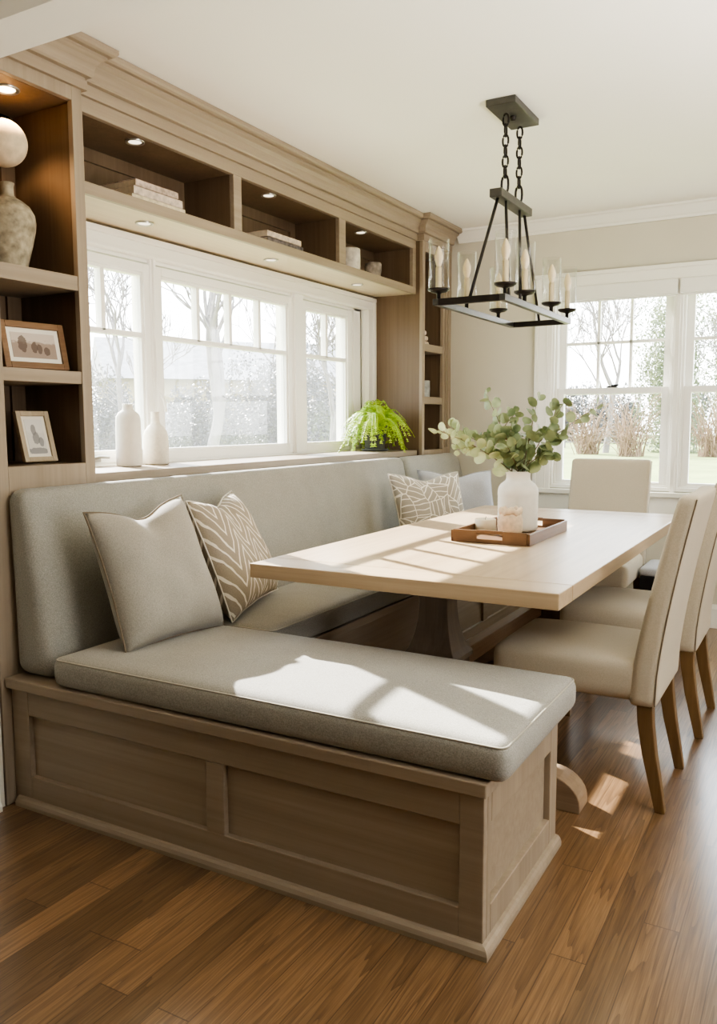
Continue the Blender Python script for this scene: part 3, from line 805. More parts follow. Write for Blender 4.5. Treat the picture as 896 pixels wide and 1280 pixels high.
# ------------------------------------------------------------------ chandelier
ch = thing('chandelier', 'dark metal rectangular chandelier with glass cylinder candle lights hanging over the table', 'chandelier', (-1.17, 3.35, 1.67))
ox, oy, oz = ch.location
def R_(bm): return rel(ch, bm)
obj('canopy', R_(B((-1.225, -1.105, 3.185, 3.485, 2.438, CZ-.001))), 'iron2', ch, bevel=.002)
bm = bmesh.new(); lathe(bm, [(0, -.016), (.010, -.016), (.013, -.006), (.013, 0)], (-1.165, 3.335, 2.438), 12); obj('canopy_knob', R_(bm), 'iron', ch, smooth=True)
TB = 2.105
obj('top_bar', R_(B((-1.195, -1.145, 3.16, 3.54, TB-.016, TB+.016))), 'iron2', ch, bevel=.002)
for y in (3.265, 3.435):
    bm = bmesh.new(); z = 2.436; k = 0
    def link(zc, h, w, flat, r=.0042):
        pts = []
        for i in range(16):
            g = 2*PI*i/16; a = w*math.cos(g); b = h*math.sin(g)
            b = math.copysign(abs(b)**.85*h**.15, b)
            pts.append((-1.17+(a if flat else 0), y+(0 if flat else a), zc+b))
        loop_tube(bm, pts, r, 6)
    z = 2.428; hh = .0235
    while z-hh*2 > TB+.075:
        link(z-hh, hh, .0115, k % 2 == 0); z -= hh*2-.0075; k += 1
    bot = TB+.014; link((z+.004+bot)/2, (z+.004-bot)/2, .014, k % 2 == 0, .0048)
    obj('chain', R_(bm), 'iron', ch, smooth=True)
fx = (-1.312, -1.048); fyy = (2.925, 3.785); FZ = 1.668
bar = .011
for x in fx: obj('side_rail', R_(B((x-bar, x+bar, fyy[0]-bar, fyy[1]+bar, FZ-.012, FZ+.012))), 'iron2', ch, bevel=.0015)
for y in fyy: obj('end_rail', R_(B((fx[0]+bar, fx[1]-bar, y-bar, y+bar, FZ-.012, FZ+.012))), 'iron', ch, bevel=.0015)
xm = (fx[0]+fx[1])/2
for a, b in (((-1.17, 3.19, TB-.01), (xm, fyy[0], FZ)), ((-1.17, 3.51, TB-.01), (xm, fyy[1], FZ)),
             ((-1.16, 3.25, TB-.01), (fx[1], 2.985, FZ)), ((-1.16, 3.42, TB-.01), (fx[1], 3.115, FZ))):
    obj('rod', R_(tube(bmesh.new(), [a, b], .0062, 10)), 'iron', ch, smooth=True)
def arm_light(x, y):
    bm = bmesh.new(); z = FZ+.012
    lathe(bm, [(.0, 0), (.008, 0), (.008, .020), (.012, .024), (.030, .028), (.040, .034), (.042, .040), (.0, .040)], (x, y, z), 24)
    cup = obj('candle_cup', R_(bm), 'iron', ch, smooth=True)
    bm = bmesh.new(); lathe(bm, [(.0115, .040), (.0115, .118), (.009, .122), (0, .122)], (x, y, z), 16); obj('candle_sleeve', R_(bm), 'candle', cup, smooth=True)
    bm = bmesh.new(); lathe(bm, [(.007, .120), (.011, .132), (.0155, .148), (.0165, .158), (.014, .172), (.008, .188), (.003, .197), (0, .199)], (x, y, z), 16)
    obj('bulb', R_(bm), 'bulb', cup, smooth=True)
    bm = bmesh.new(); lathe(bm, [(.0385, .041), (.0395, .043), (.0395, .222), (.0380, .2235), (.0365, .222), (.0365, .043)], (x, y, z), 32)
    obj('glass_cylinder', R_(bm), 'lampglass', cup, smooth=True)
for y in (2.945, 3.225, 3.60): arm_light(fx[0], y)
for y in (2.945, 3.165, 3.52, 3.765): arm_light(fx[1], y)

# ------------------------------------------------------------------ on the table
TZ = .7605
ty = thing('serving_tray', 'rectangular wooden tray with cut-out handles on the table', 'tray', (-1.095, 3.195, TZ))
hw, hl, tw = .152, .252, .011
obj('tray_base', B((-hw, hw, -hl, hl, 0, .009)), 'tray_y', ty)
for sx in (-1, 1): obj('long_side', B((sx*hw-tw/2, sx*hw+tw/2, -hl, hl, 0, .044)), 'tray_y', ty, bevel=.0015)
for sy in (-1, 1):
    y0, y1 = sy*hl-tw/2, sy*hl+tw/2
    bm = B((-hw+tw/2, -.052, y0, y1, 0, .048), (.052, hw-tw/2, y0, y1, 0, .048), (-.052, .052, y0, y1, 0, .016), (-.052, .052, y0, y1, .037, .050))
    obj('handle_end', bm, 'tray', ty, bevel=.0015)
VZ = TZ+.0095
vs = thing('vase', 'white ribbed ceramic vase on the tray holding eucalyptus', 'vase', (-1.104, 3.295, VZ))
prof = [(0, .002), (.074, .002), (.079, .006)]
for k in range(0, 17):
    z = .012+.128*k/16; prof.append((.0815+(.0011 if k % 2 else -.0006), z))
prof += [(.083, .148), (.0825, .165), (.079, .180), (.071, .193), (.058, .203), (.051, .209), (.049, .218), (.049, .236), (.052, .240), (.0525, .244), (.049, .2465), (.044, .244), (.042, .225), (.045, .205), (.066, .185), (.072, .15), (.072, .02), (0, .012)]
bm = bmesh.new(); lathe(bm, prof, n=44); obj('body', bm, 'vase', vs, smooth=True)

jr = thing('candle_jar', 'rough stoneware jar with crumpled rim on the tray before the vase', 'jar', (-1.075, 3.12, VZ))
bm = bmesh.new(); lathe(bm, [(0, .001), (.040, .001), (.046, .008), (.049, .03), (.050, .055), (.047, .075), (.042, .086), (.041, .09), (.036, .09), (.038, .075), (.042, .05), (.04, .012), (0, .01)], n=32); obj('body', bm, 'jar', jr, smooth=True)
bm = bmesh.new()
prof = [(.036, .084), (.044, .087), (.046, .096), (.045, .106), (.040, .111), (.034, .108), (.034, .090)]
lathe(bm, prof, n=36)
for v in bm.verts:
    a = math.atan2(v.co.y, v.co.x); v.co.z += .004*math.sin(5*a+1)+.003*math.sin(11*a); v.co.x *= 1+.04*math.sin(7*a); v.co.y *= 1+.04*math.sin(7*a)
obj('crumpled_rim', bm, 'jar', jr, smooth=True)
cd = thing('candle', 'squat ivory candle on the tray, left of the vase', 'candle', (-1.205, 3.19, VZ))
bm = bmesh.new(); lathe(bm, [(0, 0), (.040, 0), (.043, .004), (.043, .05), (.040, .054), (.034, .05), (0, .048)], n=32); obj('wax', bm, 'wax', cd, smooth=True)
obj('wick', tube(bmesh.new(), [(0, 0, .047), (.001, 0, .058), (.003, .001, .063)], .0012, 6), 'darkm', cd)

# eucalyptus stems
mouth = Vector((-1.104, 3.295, VZ+.235))
def euc(label, tip, nleaf, seed, pale=False, mid=None, side=()):
    r = random.Random(seed)
    t = thing('eucalyptus_stem', label, 'eucalyptus', mouth, 0, 'eucalyptus stems in the white vase')
    tip = Vector(tip); d = tip-mouth
    base = Vector((r.uniform(-.02, .02), r.uniform(-.02, .02), -.19))
    bm = bmesh.new(); lm = bmesh.new()
    def bez(a, b, c, s): return a*(1-s)**2+b*2*s*(1-s)+c*s*s
    neck = Vector((r.uniform(-.026, .026), r.uniform(-.026, .026), .0)) + Vector((d.x, d.y, 0)).normalized()*.012
    def shoot(p0, p1, rad, nl, smin, lsz):
        dd = p1-p0
        mid_ = p0+dd*.45+Vector((0, 0, .30*Vector((dd.x, dd.y, 0)).length))*.45
        pts = [bez(p0, mid_, p1, k/14) for k in range(15)]
        tube(bm, pts, [rad*(1-.65*k/14) for k in range(15)], 6)
        for k in range(nl):
            s = smin+(1-smin)*(k/(max(1, nl-1)))**.9
            for sg in (-1, 1):
                p = bez(p0, mid_, p1, min(1, s+r.uniform(-.02, .02)))
                tg = (bez(p0, mid_, p1, min(1, s+.05))-bez(p0, mid_, p1, max(0, s-.05))).normalized()
                ax = Quaternion(tg, r.uniform(0, 2*PI)+sg*PI/2) @ tg.orthogonal().normalized()
                ld = (ax*.85+tg*.5+Vector((0, 0, r.uniform(-.2, .3)))).normalized()
                leafdisc(p, ld, lsz*r.uniform(.75, 1.15)*(1-.3*s), r)
    def leafdisc(p, ld, sz, r):
        nrm = ld.cross(Vector((r.uniform(-1, 1), r.uniform(-1, 1), r.uniform(-1, 1)))).normalized()
        sd = ld.cross(nrm).normalized(); c0 = p+ld*sz*1.25
        ctr = lm.verts.new(c0-nrm*sz*.12); ring = []
        for k in range(10):
            g = 2*PI*k/10
            ring.append(lm.verts.new(c0+ld*sz*1.02*math.cos(g)*(1.0 if math.cos(g) < .8 else 1.08)+sd*sz*.95*math.sin(g)+nrm*sz*.10*math.cos(2*g)))
        for k in range(10): lm.faces.new((ctr, ring[k], ring[(k+1) % 10]))
        st = [lm.verts.new(p+sd*.0008), lm.verts.new(p-sd*.0008), lm.verts.new(c0-ld*sz*.95)]
        lm.faces.new(st)
    tube(bm, [base, neck*.6+base*.2, neck], .0026, 6)
    shoot(neck, d, .0026, int(nleaf*1.35), .10, .0275)
    for (f, off, nl) in side:
        a = bez(neck, neck+(d-neck)*.45+Vector((0, 0, .30*Vector((d.x, d.y, 0)).length))*.45, d, f)
        shoot(a, a+Vector(off), .0018, nl+1, .25, .0235)
    bmesh.ops.translate(bm, verts=bm.verts, vec=(0, 0, 0))
    obj('stem', bm, 'estem', t, smooth=True)
    obj('leaves', lm, 'euc2' if pale else 'euc', t, smooth='raw')
euc('eucalyptus stem arching lowest to the left of the vase, palest leaves', (-1.40, 3.13, 1.185), 10, 3, True, side=((.5, (-.08, -.02, -.01), 4), (.7, (-.05, .02, .05), 3)))
euc('eucalyptus stem leaning left, short, over the tray', (-1.34, 3.26, 1.17), 9, 11, False, side=((.5, (-.03, .05, .06), 4),))
euc('eucalyptus stem rising tallest on the left, tip against the wall', (-1.245, 3.28, 1.335), 8, 5, False, side=((.55, (.05, .03, .07), 4), (.4, (-.06, 0, .05), 4)))
euc('eucalyptus stem standing upright in the middle of the vase', (-1.14, 3.30, 1.21), 9, 8, False, side=((.4, (.04, -.05, .05), 4),))
euc('eucalyptus stem rising right of centre, tip before the window casing', (-1.03, 3.30, 1.31), 7, 12, False, side=((.45, (.06, .02, .05), 4), (.35, (-.05, .03, .06), 4)))
euc('eucalyptus stem leaning right, crossing the window sash', (-.925, 3.30, 1.29), 8, 21, False, side=((.6, (.06, .03, -.02), 4), (.75, (.02, 0, .06), 2)))
euc('eucalyptus stem reaching farthest right before the window glass', (-.80, 3.33, 1.275), 8, 30, False, side=((.45, (.02, -.04, -.06), 4),))
euc('eucalyptus stem drooping low to the right over the vase shoulder', (-.97, 3.27, 1.10), 6, 41, False)
euc('eucalyptus stem low in front of the vase mouth', (-1.12, 3.20, 1.12), 7, 52, False)

# ------------------------------------------------------------------ window sill
SZ = 1.0425
b1 = thing('bottle_vase', 'taller white ceramic bottle with short neck on the window sill', 'vase', (-2.495, 2.502, SZ))
bm = bmesh.new(); lathe(bm, [(0, .001), (.049, .001), (.052, .006), (.0515, .10), (.0505, .185), (.048, .203), (.040, .217), (.028, .226), (.0215, .231), (.0205, .246), (.0225, .2525), (.019, .254), (.015, .25), (.015, .22), (0, .2)], n=40); obj('body', bm, 'ceramic', b1, smooth=True)
b2 = thing('bottle_vase', 'shorter speckled cream bottle with long neck on the sill, right of the taller one', 'vase', (-2.50, 2.665, SZ))
bm = bmesh.new(); lathe(bm, [(0, .001), (.050, .001), (.054, .006), (.0535, .08), (.0525, .122), (.047, .142), (.034, .160), (.022, .172), (.0185, .182), (.018, .218), (.0195, .223), (.016, .224), (.013, .22), (.013, .18), (0, .16)], n=40); obj('body', bm, 'ceramic2', b2, smooth=True)

fp = thing('potted_fern', 'bright green fern in a charcoal pot on the window sill', 'plant', (-2.42, 4.49, SZ))
bm = bmesh.new(); lathe(bm, [(0, .004), (.056, .004), (.059, .01), (.071, .13), (.077, .132), (.079, .16), (.076, .162), (.070, .16), (.069, .14), (0, .14)], n=36); obj('pot', bm, 'pot', fp, smooth=True)
bm = bmesh.new(); lathe(bm, [(0, 0), (.078, 0), (.086, .012), (.083, .014), (.074, .004), (0, .004)], n=32); obj('saucer', bm, 'pot', fp, smooth=True)
bm = bmesh.new(); lathe(bm, [(.069, .143), (.04, .15), (0, .152)], n=24); obj('soil', bm, 'soil', fp, smooth=True)
bm = bmesh.new(); r = random.Random(4)
for i in range(190):
    a = r.uniform(0, 2*PI); ring = r.random()
    ln = r.uniform(.17, .28)*(.55+.6*ring); rise = r.uniform(.05, .125)*(1.1-.45*ring); drop = r.uniform(.03, .26)*ring**.6
    ca, sa = math.cos(a), math.sin(a)
    ln *= .8+.35*abs(sa)
    ln *= 1.22 if sa < 0 else .72
    if ca < -.2: ln *= .55       # the window is behind
    p0 = Vector((ca*.03*ring, sa*.03*ring, .15)); pts = []
    for k in range(13):
        s = k/12
        pts.append(p0+Vector((ca*ln*s, sa*ln*s, rise*math.sin(PI*min(1, s*1.25)*.62)*1.3-(drop+rise*.4)*s**2.6)))
    for p in pts: p.z = max(p.z, .006)
    for k in range(1, 13):
        p = pts[k]; tg = (pts[min(12, k+1)]-pts[k-1]).normalized()
        sd = tg.cross(Vector((0, 0, 1)))
        if sd.length < .05: sd = Vector((-sa, ca, 0))
        sd.normalize(); w = .021*math.sin(PI*min(1, (k+.6)/13.5))**.7+.004
        for sg in (-1, 1):
            for h in (0, .5):
                q = p-tg*(pts[1]-pts[0]).length*h*.9
                q2 = q+sd*sg*w*r.uniform(.8, 1.15)+tg*w*.35+Vector((0, 0, -w*.25+r.uniform(-.003, .003)))
                wd = .0034
                vs_ = [bm.verts.new(q-tg*wd), bm.verts.new((q+q2)/2-tg*wd*1.1), bm.verts.new(q2), bm.verts.new((q+q2)/2+tg*wd*1.1), bm.verts.new(q+tg*wd)]
                bm.faces.new(vs_)
    tube(bm, pts, [.0014]*12+[.0006], 3, cap=False)
obj('fronds', bm, 'fern', fp, smooth='raw')

# ------------------------------------------------------------------ books and pots in the cubbies
def book(label, x0, x1, y0, y1, z0, h, mat, group):
    t = thing('book', label, 'book', ((x0+x1)/2, (y0+y1)/2, z0), 0, group)
    a, b = (x1-x0)/2, (y1-y0)/2
    cv = bmesh.new(); c_ = .0022
    box(cv, -a, a, -b, b, 0, c_); box(cv, -a, a, -b, b, h-c_, h); box(cv, a-c_, a, -b, b, c_, h-c_)
    obj('cover', cv, mat, t, bevel=.0008, seg=1)
    obj('page_block', B((-a+.004, a-c_, -b+.003, b-.003, c_, h-c_)), 'paper', t)
    return t
bz0 = oz1+.0005
g = 'books in the first cubby'
book('bottom book of the three stacked in the cubby nearest the tall bookcase', -2.48, -2.30, 2.365, 2.66, bz0, .024, 'bookC', g)
book('middle book of the three stacked in the cubby nearest the tall bookcase', -2.485, -2.30, 2.375, 2.645, bz0+.0245, .030, 'bookA', g)
book('top book of the three stacked in the cubby nearest the tall bookcase', -2.49, -2.295, 2.38, 2.615, bz0+.055, .024, 'bookB', g)
g = 'books in the middle cubby'
book('dark marbled lower book of the pair in the middle cubby', -2.48, -2.30, 3.225, 3.525, bz0, .028, 'bookD', g)
book('cream upper book of the pair in the middle cubby', -2.49, -2.295, 3.215, 3.50, bz0+.0285, .026, 'bookA', g)
p1 = thing('ceramic_pot', 'larger whitewashed pot in the cubby nearest the far corner', 'pot', (-2.355, 4.075, bz0))
bm = bmesh.new(); lathe(bm, [(0, 0), (.056, 0), (.060, .006), (.061, .06), (.060, .118), (.056, .124), (.052, .12), (.052, .02), (0, .015)], n=32); obj('body', bm, 'birch', p1, smooth=True)
p2 = thing('ceramic_pot', 'smaller grey mottled cup in the cubby nearest the far corner', 'cup', (-2.36, 4.36, bz0))
bm = bmesh.new(); lathe(bm, [(0, 0), (.036, 0), (.042, .008), (.049, .05), (.049, .085), (.045, .094), (.041, .09), (.044, .05), (.036, .014), (0, .012)], n=32); obj('body', bm, 'bark', p2, smooth=True)
p3 = thing('votive_holder', 'tiny dark votive holder between the two pots in the far cubby', 'candle holder', (-2.43, 4.27, bz0))
bm = bmesh.new(); lathe(bm, [(0, 0), (.03, 0), (.034, .01), (.034, .07), (.03, .074), (.028, .07), (.028, .012), (0, .01)], n=24); obj('body', bm, 'bark', p3, smooth=True)

# ------------------------------------------------------------------ tall bookcase contents
u = thing('urn', 'aged plaster urn with narrow neck on the upper shelf of the tall bookcase', 'vase', (-2.37, 1.872, 1.7135))
bm = bmesh.new(); lathe(bm, [(0, 0), (.048, 0), (.052, .006), (.060, .04), (.073, .09), (.083, .135), (.0855, .16), (.082, .185), (.068, .210), (.045, .228), (.027, .238), (.021, .247), (.020, .272), (.0235, .284), (.020, .286), (.014, .28), (.014, .24), (0, .2)], n=44); obj('body', bm, 'stone', u, smooth=True)
bl2 = thing('ball_ornament', 'pale pitted plaster ball fixed to the back of the tall bookcase above the urn', 'ornament', (-2.38, 1.875, 2.125))  # ornamental ball, not a lamp; hidden peg added to hold it
bm = bmesh.new(); bmesh.ops.create_uvsphere(bm, u_segments=36, v_segments=22, radius=.074); obj('globe', bm, 'ball', bl2, smooth=True)
bm = bmesh.new(); tube(bm, [(-.05, 0, 0), (-.158, 0, 0)], .012, 12); obj('wall_mount', bm, 'darkm', bl2, smooth=True)

def print_mat(name, sky, mid, dark, blobs):
    m, nt, out = new_mat(name); b = bsdf(nt, out, .5, .3)
    uv = N(nt, 'ShaderNodeTexCoord').outputs['Generated']; sp = N(nt, 'ShaderNodeSeparateXYZ'); L(nt, uv, sp.inputs[0])
    nz = N(nt, 'ShaderNodeTexNoise'); nz.inputs['Scale'].default_value = 9; nz.inputs['Detail'].default_value = 6; L(nt, uv, nz.inputs['Vector'])
    h = math_n(nt, 'ADD', sp.outputs[2], math_n(nt, 'MULTIPLY', math_n(nt, 'SUBTRACT', nz.outputs[0], .5), .35))
    c = ramp(nt, h, [(.0, lin(mid)), (.58, lin(mid)), (.68, lin(sky)), (1, lin(sky))])
    last = c
    for (cu, cv, ru, rv) in blobs:
        du = math_n(nt, 'DIVIDE', math_n(nt, 'SUBTRACT', sp.outputs[1], cu), ru); dv = math_n(nt, 'DIVIDE', math_n(nt, 'SUBTRACT', sp.outputs[2], cv), rv)
        rr = math_n(nt, 'ADD', math_n(nt, 'ADD', math_n(nt, 'MULTIPLY', du, du), math_n(nt, 'MULTIPLY', dv, dv)), math_n(nt, 'MULTIPLY', math_n(nt, 'SUBTRACT', nz.outputs[0], .5), 1.4))
        mk = math_n(nt, 'LESS_THAN', rr, 1.0)
        mx = N(nt, 'ShaderNodeMix', data_type='RGBA'); L(nt, math_n(nt, 'MULTIPLY', mk, .8), mx.inputs[0]); L(nt, last, mx.inputs[6]); mx.inputs[7].default_value = lin(dark); last = mx.outputs[2]
    L(nt, last, b.inputs['Base Color']); return m
def photo_frame(label, loc, w, h, rz, lean, fw, mw, fmat, pm):
    """stands on its lower edge, leaning back; front toward +X, width along Y"""
    t = thing('picture_frame', label, 'picture frame', loc, rz)
    R = Matrix.Rotation(-lean, 4, 'Y')
    def bx(bm, x0, x1, y0, y1, z0, z1): box(bm, x0, x1, y0, y1, z0, z1, R)
    bm = bmesh.new(); a = w/2
    bx(bm, -.010, .008, -a, -a+fw, 0, h); bx(bm, -.010, .008, a-fw, a, 0, h); bx(bm, -.010, .008, -a+fw, a-fw, 0, fw); bx(bm, -.010, .008, -a+fw, a-fw, h-fw, h)
    obj('frame', bm, fmat, t, bevel=.0015)
    bm = bmesh.new(); bx(bm, -.009, .0, -a+fw, a-fw, fw, h-fw); obj('mount', bm, 'mat', t)
    bm = bmesh.new(); bx(bm, .0, .0012, -a+fw+mw, a-fw-mw, fw+mw, h-fw-mw); obj('print', bm, pm, t)
    bm = bmesh.new(); bx(bm, -.0145, -.0105, -a*.9, a*.9, .01, h*.95); obj('backing', bm, 'darkm', t)
    bm = bmesh.new(); tz = h*.55; d = R @ Vector((-.0148, 0, tz)); tube(bm, [d, (d.x-.045, 0, .004)], .005, 6); obj('easel_strut', bm, 'darkm', t)
    return t
pmA = print_mat('sepia_print', (205, 192, 178), (158, 140, 126), (92, 76, 68), [(.24, .55, .10, .32), (.5, .42, .07, .22), (.62, .38, .06, .2), (.78, .3, .07, .18)])
pmB = print_mat('grey_print', (226, 222, 214), (214, 210, 202), (132, 130, 130), [(.42, .7, .14, .16), (.5, .45, .2, .18), (.75, .35, .15, .14), (.5, .08, .6, .1)])
photo_frame('landscape sepia photograph in a walnut frame on the middle shelf of the bookcase', (-2.30, 1.905, 1.3985), .235, .158, -.12, .22, .021, .016, 'frameA', pmA)
photo_frame('portrait grey photograph in a pale frame on the bottom shelf of the bookcase', (-2.335, 1.93, 1.088), .125, .178, -.10, .28, .017, .012, 'frameB', pmB)

# ------------------------------------------------------------------ corner bookcase contents
g = 'folded linens'
for k, (hw_, lb) in enumerate(((.075, 'bottom folded cream cloth of the stack in the corner bookcase'), (.068, 'middle folded cream cloth of the stack in the corner bookcase'), (.05, 'top rolled cream cloth on the stack in the corner bookcase'))):
    o = obj('folded_cloth', rbox((-.09, -hw_, 0), (.06, hw_, .034), .015, (8, 8, 4)), 'linen', None, smooth=True)
    o.location = (-2.36, 4.95-.006*k, 1.7075+.0345*k); tag(o, lb, 'cloth', g)
cp = thing('ceramic_cup', 'small blue-grey marbled cup on the middle shelf of the corner bookcase', 'cup', (-2.33, 5.0, 1.3785))
bm = bmesh.new(); lathe(bm, [(0, 0), (.036, 0), (.040, .006), (.042, .06), (.041, .108), (.037, .11), (.036, .1), (.036, .012), (0, .01)], n=28); obj('body', bm, plain('marbled_glaze', (164, 164, 158), .4, .5, noise=.45, nscale=22), cp, smooth=True)
pl = thing('display_plate', 'round cream disc standing on the bottom shelf of the corner bookcase', 'plate', (-2.34, 4.90, 1.0405))
bm = bmesh.new(); lathe(bm, [(0, 0), (.05, .002), (.08, .008), (.078, .012), (.05, .007), (0, .005)], n=36)
bmesh.ops.rotate(bm, verts=bm.verts, matrix=Matrix.Rotation(PI/2-.15, 3, 'Y')); bmesh.ops.translate(bm, verts=bm.verts, vec=(0, 0, .0805)); obj('disc', bm, 'ceramic2', pl, smooth=True)
bm = bmesh.new(); box(bm, -.04, .03, -.03, -.02, 0, .006); box(bm, -.04, .03, .02, .03, 0, .006); box(bm, -.04, -.034, -.03, .03, 0, .05); obj('easel', bm, 'darkm', pl)

# ------------------------------------------------------------------ outdoors
GZ = -.35
bm = bmesh.new(); box(bm, -90, -2.76, -30, 100, GZ-.05, GZ); box(bm, -2.76, 60, YB+.16, 100, GZ-.05, GZ)
struct('ground', bm, 'grass')

def bare_tree(label, loc, h, seed, rad=.14, mat='trunk', depth=6, spread=.5, trunk_f=.22):
    r = random.Random(seed); bm = bmesh.new()
    def grow(p, d, ln, rd, lvl):
        n = 4; pts = [p]; dd = d.copy()
        for k in range(n):
            dd = (dd+Vector((r.uniform(-1, 1), r.uniform(-1, 1), r.uniform(-.5, .8)))*.13).normalized()
            pts.append(pts[-1]+dd*ln/n)
        tube(bm, pts, [rd*(1-.38*k/n) for k in range(n+1)], 6 if lvl < 2 else 3, cap=False)
        if lvl >= depth: return
        kids = 3 if lvl < 3 else 2+(r.random() < .5)
        for k in range(kids):
            s = r.uniform(.45, 1.0) if k else 1.0
            i = min(n-1, int(s*n)); q = pts[i].lerp(pts[i+1], s*n-i) if s < 1 else pts[-1]
            ax = dd.orthogonal().normalized(); ax.rotate(Quaternion(dd, r.uniform(0, 2*PI)))
            nd = dd.copy(); nd.rotate(Quaternion(ax, r.uniform(.35, 1.0)*spread*1.5)); nd = (nd+Vector((0, 0, .18))).normalized()
            grow(q, nd, ln*r.uniform(.62, .82), max(.011 if rad < .15 else .02, rd*r.uniform(.5, .66)), lvl+1)
    grow(Vector((0, 0, -.05)), Vector((r.uniform(-.05, .05), r.uniform(-.05, .05), 1)).normalized(), h*trunk_f, rad, 0)
    o = obj('bare_tree', bm, mat, None, smooth='raw'); o.location = (loc[0], loc[1], GZ); tag(o, label, 'tree', 'bare trees outdoors'); return o
bare_tree('bare tree with thick trunk outside the middle window pane', (-9.3, 11.0), 9.5, 5, .13)
bare_tree('bare tree with fine crossing branches outside the leftmost window pane', (-12.5, 12.2), 9, 9, .09)
bare_tree('slender bare tree outside the leftmost pane, nearer the window frame', (-9.8, 8.9), 8, 71, .07)
bare_tree('bare tree farther back at the right half of the middle pane', (-14.5, 21.0), 10, 75, .11)
bare_tree('bare tree outside the narrow window pane above the fern', (-8.2, 13.4), 8, 14, .08)
bare_tree('bare tree behind the vase, outside the back window, trunk left of centre', (-9.6, 42.0), 15, 23, .17)
bare_tree('bare tree farther off at the left edge of the back window', (-15.2, 50.0), 15, 31, .18)
bare_tree('bare tree at the frame edge, outside the second back window', (-3.4, 44.0), 15, 37, .17)

def leafy(name, label, cat, loc, size, n, seed, mat, lobes=9, leaf=.09, group=None, mat2='trunk'):
    r = random.Random(seed); bm = bmesh.new(); sx, sy, sz = size
    cs = [(Vector((r.uniform(-.55, .55)*sx, r.uniform(-.55, .55)*sy, r.uniform(.15, .75)*sz)), r.uniform(.28, .5)) for _ in range(lobes)]
    for i in range(n):
        c, q = cs[i % lobes]
        d = Vector((r.gauss(0, 1), r.gauss(0, 1), r.gauss(0, 1))).normalized()*(.55+.45*r.random())
        p = c+Vector((d.x*q*sx, d.y*q*sy, d.z*q*sz)); p.z = max(p.z, .03)
        a = Vector((r.uniform(-1, 1), r.uniform(-1, 1), r.uniform(-1, 1))).normalized(); b = a.orthogonal().normalized(); l = leaf*r.uniform(.6, 1.4)
        bm.faces.new([bm.verts.new(p-a*l), bm.verts.new(p+b*l*.5), bm.verts.new(p+a*l), bm.verts.new(p-b*l*.5)])
    t = thing(name, label, cat, (loc[0], loc[1], GZ), 0, group)
    obj('foliage', bm, mat, t, smooth='raw')
    sb = bmesh.new()
    for c, q in cs: tube(sb, [(0, 0, 0), (c.x*.4, c.y*.4, c.z*.55), c], [.05, .035, .012], 5, cap=False)
    obj('stems', sb, mat2, t)
    return t
for k, (x, y, w, h, lb) in enumerate(((-14.5, 14.2, 1.35, 2.6, 'grey thicket low outside the leftmost pane'),
                                      (-12.6, 15.0, 1.35, 2.7, 'grey thicket at the left of the middle pane'),
                                      (-12.6, 17.6, 1.35, 3.1, 'grey thicket at the centre of the middle pane'),
                                      (-9.9, 15.6, 1.2, 2.8, 'grey thicket at the right of the middle pane'),
                                      (-10.6, 19.6, 1.4, 3.3, 'grey thicket behind the mullion between middle and right panes'),
                                      (-8.9, 18.9, 1.3, 3.2, 'grey thicket outside the pane above the fern'))):
    leafy('thicket', lb, 'shrub', (x, y), (w, w, h), 11000, 60+k, 'hedge', 12, .042, 'thickets beyond the left window')
for k in range(7):
    leafy('thicket', 'hazy grey thicket beyond the rail fence past the lawn', 'shrub', (-26+4.3*k, 60+(k % 3)*2.0), (2.3, 1.9, 4.0), 6000, 160+k, 'hedge', 10, .10, 'far thickets beyond the fence')
leafy('evergreen_tree', 'tall pale evergreen outside the back window, right of centre', 'shrub', (-6.6, 44.5), (2.6, 2.6, 7.6), 15000, 80, 'ever', 16, .08)
leafy('evergreen_tree', 'tall dark evergreen seen through the second back window', 'shrub', (-4.2, 48.0), (2.0, 2.0, 10.5), 14000, 81, 'ever', 16, .085)
for k, (x, y, lb) in enumerate(((-7.6, 38.0, 'tan arching twiggy bush on the lawn behind the head chair'), (-10.0, 40.0, 'tan arching twiggy bush on the lawn behind the vase leaves'), (-4.4, 39.0, 'tan arching twiggy bush on the lawn outside the second back window'))):
    r = random.Random(90+k); bm = bmesh.new()
    for i in range(130):
        a = r.uniform(0, 2*PI); rr = r.uniform(.4, 2.2); hh = r.uniform(1.4, 3.4)
        p0 = Vector((r.uniform(-.5, .5), r.uniform(-.5, .5), 0)); p2 = Vector((math.cos(a)*rr, math.sin(a)*rr, hh*(.25+.75*r.random()))); pm = (p0+p2)/2+Vector((0, 0, .5*hh))
        pts = [p0*(1-q)**2+pm*2*q*(1-q)+p2*q*q for q in (0, .2, .4, .6, .8, 1)]
        tube(bm, pts, [.018, .016, .014, .012, .010, .008], 3, cap=False)
    o = obj('twiggy_bush', bm, 'twig', None, smooth='raw'); o.location = (x, y, GZ); tag(o, lb, 'shrub', 'twiggy bushes on the lawn')

fn = thing('garden_fence', 'low weathered rail fence across the far edge of the lawn', 'fence', (-7, 49, GZ))
for i in range(14):
    x = -12+i*1.8; obj('fence_post', B((x-.05, x+.05, -.05, .05, 0, 1.15)), 'fence', fn)
bm = bmesh.new()
for z in (.35, .7, 1.05): box(bm, -12.2, 12, -.02, .02, z-.04, z+.04)
obj('rail', bm, 'fence', fn)

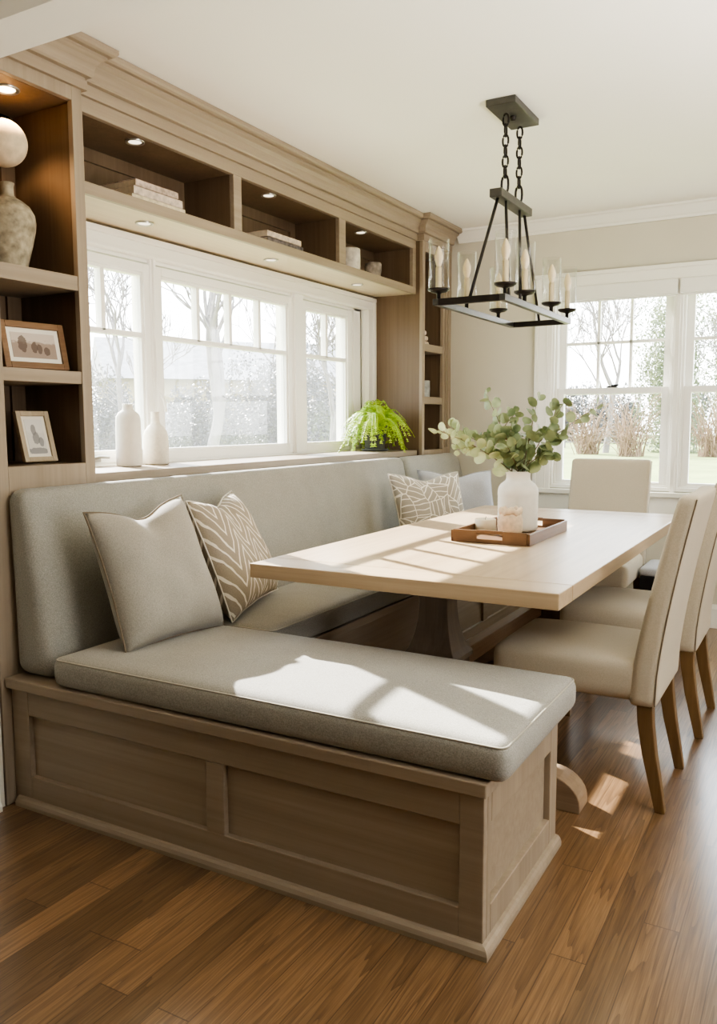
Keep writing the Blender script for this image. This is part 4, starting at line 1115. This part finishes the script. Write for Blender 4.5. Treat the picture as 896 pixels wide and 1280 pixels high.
hs = thing('neighbour_house', 'cream sided house beyond the thickets outside the middle window pane', 'house', (-19.5, 25.5, GZ), .9)
obj('wall', B((-5, 5, -3, 3, 0, 3.1)), 'siding', hs)
bm = bmesh.new(); prism(bm, [(-3.4, 3.0), (3.4, 3.0), (0, 4.6)], 'x', -5.3, 5.3); obj('roof', bm, 'roofing', hs)
for x in (-3, 0, 3): obj('house_window', B((x-.5, x+.5, -3.03, -3.0, .9, 2.2)), 'roofing', hs)

# ------------------------------------------------------------------ light
w = bpy.data.worlds.new('sky'); bpy.context.scene.world = w; w.use_nodes = True
nt = w.node_tree; nt.nodes.clear()
out = nt.nodes.new('ShaderNodeOutputWorld'); bg = nt.nodes.new('ShaderNodeBackground')
tc = nt.nodes.new('ShaderNodeTexCoord'); sp = nt.nodes.new('ShaderNodeSeparateXYZ'); L(nt, tc.outputs['Generated'], sp.inputs[0])
colr = ramp(nt, sp.outputs[2], [(.0, (1, .985, .95, 1)), (.12, (.97, .985, 1, 1)), (.5, (.80, .90, 1, 1))])
L(nt, colr, bg.inputs[0]); bg.inputs[1].default_value = 8.0; L(nt, bg.outputs[0], out.inputs[0])

sun = bpy.data.lights.new('sun', 'SUN'); sun.energy = 26; sun.color = (1, .955, .88); sun.angle = math.radians(.6)
so = bpy.data.objects.new('sun', sun); C.objects.link(so); so.location = (-8, 8, 8)
so.rotation_euler = Vector((1, -.48, -.65)).to_track_quat('-Z', 'Y').to_euler()

def area(name, loc, target, sx, sy, watts, col):
    l = bpy.data.lights.new(name, 'AREA'); l.shape = 'RECTANGLE'; l.size = sx; l.size_y = sy; l.energy = watts; l.color = col
    o = bpy.data.objects.new(name, l); C.objects.link(o); o.location = loc
    o.rotation_euler = (Vector(target)-Vector(loc)).to_track_quat('-Z', 'Y').to_euler(); return o
area('added_ceiling_fill', (1.0, 2.2, 1.2), (.9, 2.25, 2.46), 1.4, 1.4, 66, (1, .98, .95))  # unseen area lamp added to brighten the ceiling

# ------------------------------------------------------------------ camera
cam = bpy.data.cameras.new('camera'); co = bpy.data.objects.new('camera', cam); C.objects.link(co)
cam.sensor_fit = 'HORIZONTAL'; cam.sensor_width = 36; cam.lens = 36*1034.16/896
yaw, pit, rol = .51437888, .10841313, -.0033901
f = Vector((-math.sin(yaw)*math.cos(pit), math.cos(yaw)*math.cos(pit), -math.sin(pit)))
r0 = Vector((math.cos(yaw), math.sin(yaw), 0)); u0 = r0.cross(f)
rt_ = r0*math.cos(rol)+u0*math.sin(rol); up_ = u0*math.cos(rol)-r0*math.sin(rol)
mm = Matrix((rt_, up_, -f)).transposed().to_4x4(); mm.translation = (0, 0, 1.22)
co.matrix_world = mm; cam.clip_start = .05; cam.clip_end = 300
sc = bpy.context.scene; sc.camera = co
sc.view_settings.view_transform = 'AgX'
sc.view_settings.look = 'AgX - Medium High Contrast'
sc.view_settings.exposure = 0.75
cy = sc.cycles
cy.use_denoising = True; cy.max_bounces = 10; cy.diffuse_bounces = 5; cy.glossy_bounces = 4; cy.transmission_bounces = 6; cy.transparent_max_bounces = 16
cy.sample_clamp_indirect = 6; cy.caustics_reflective = False; cy.caustics_refractive = False
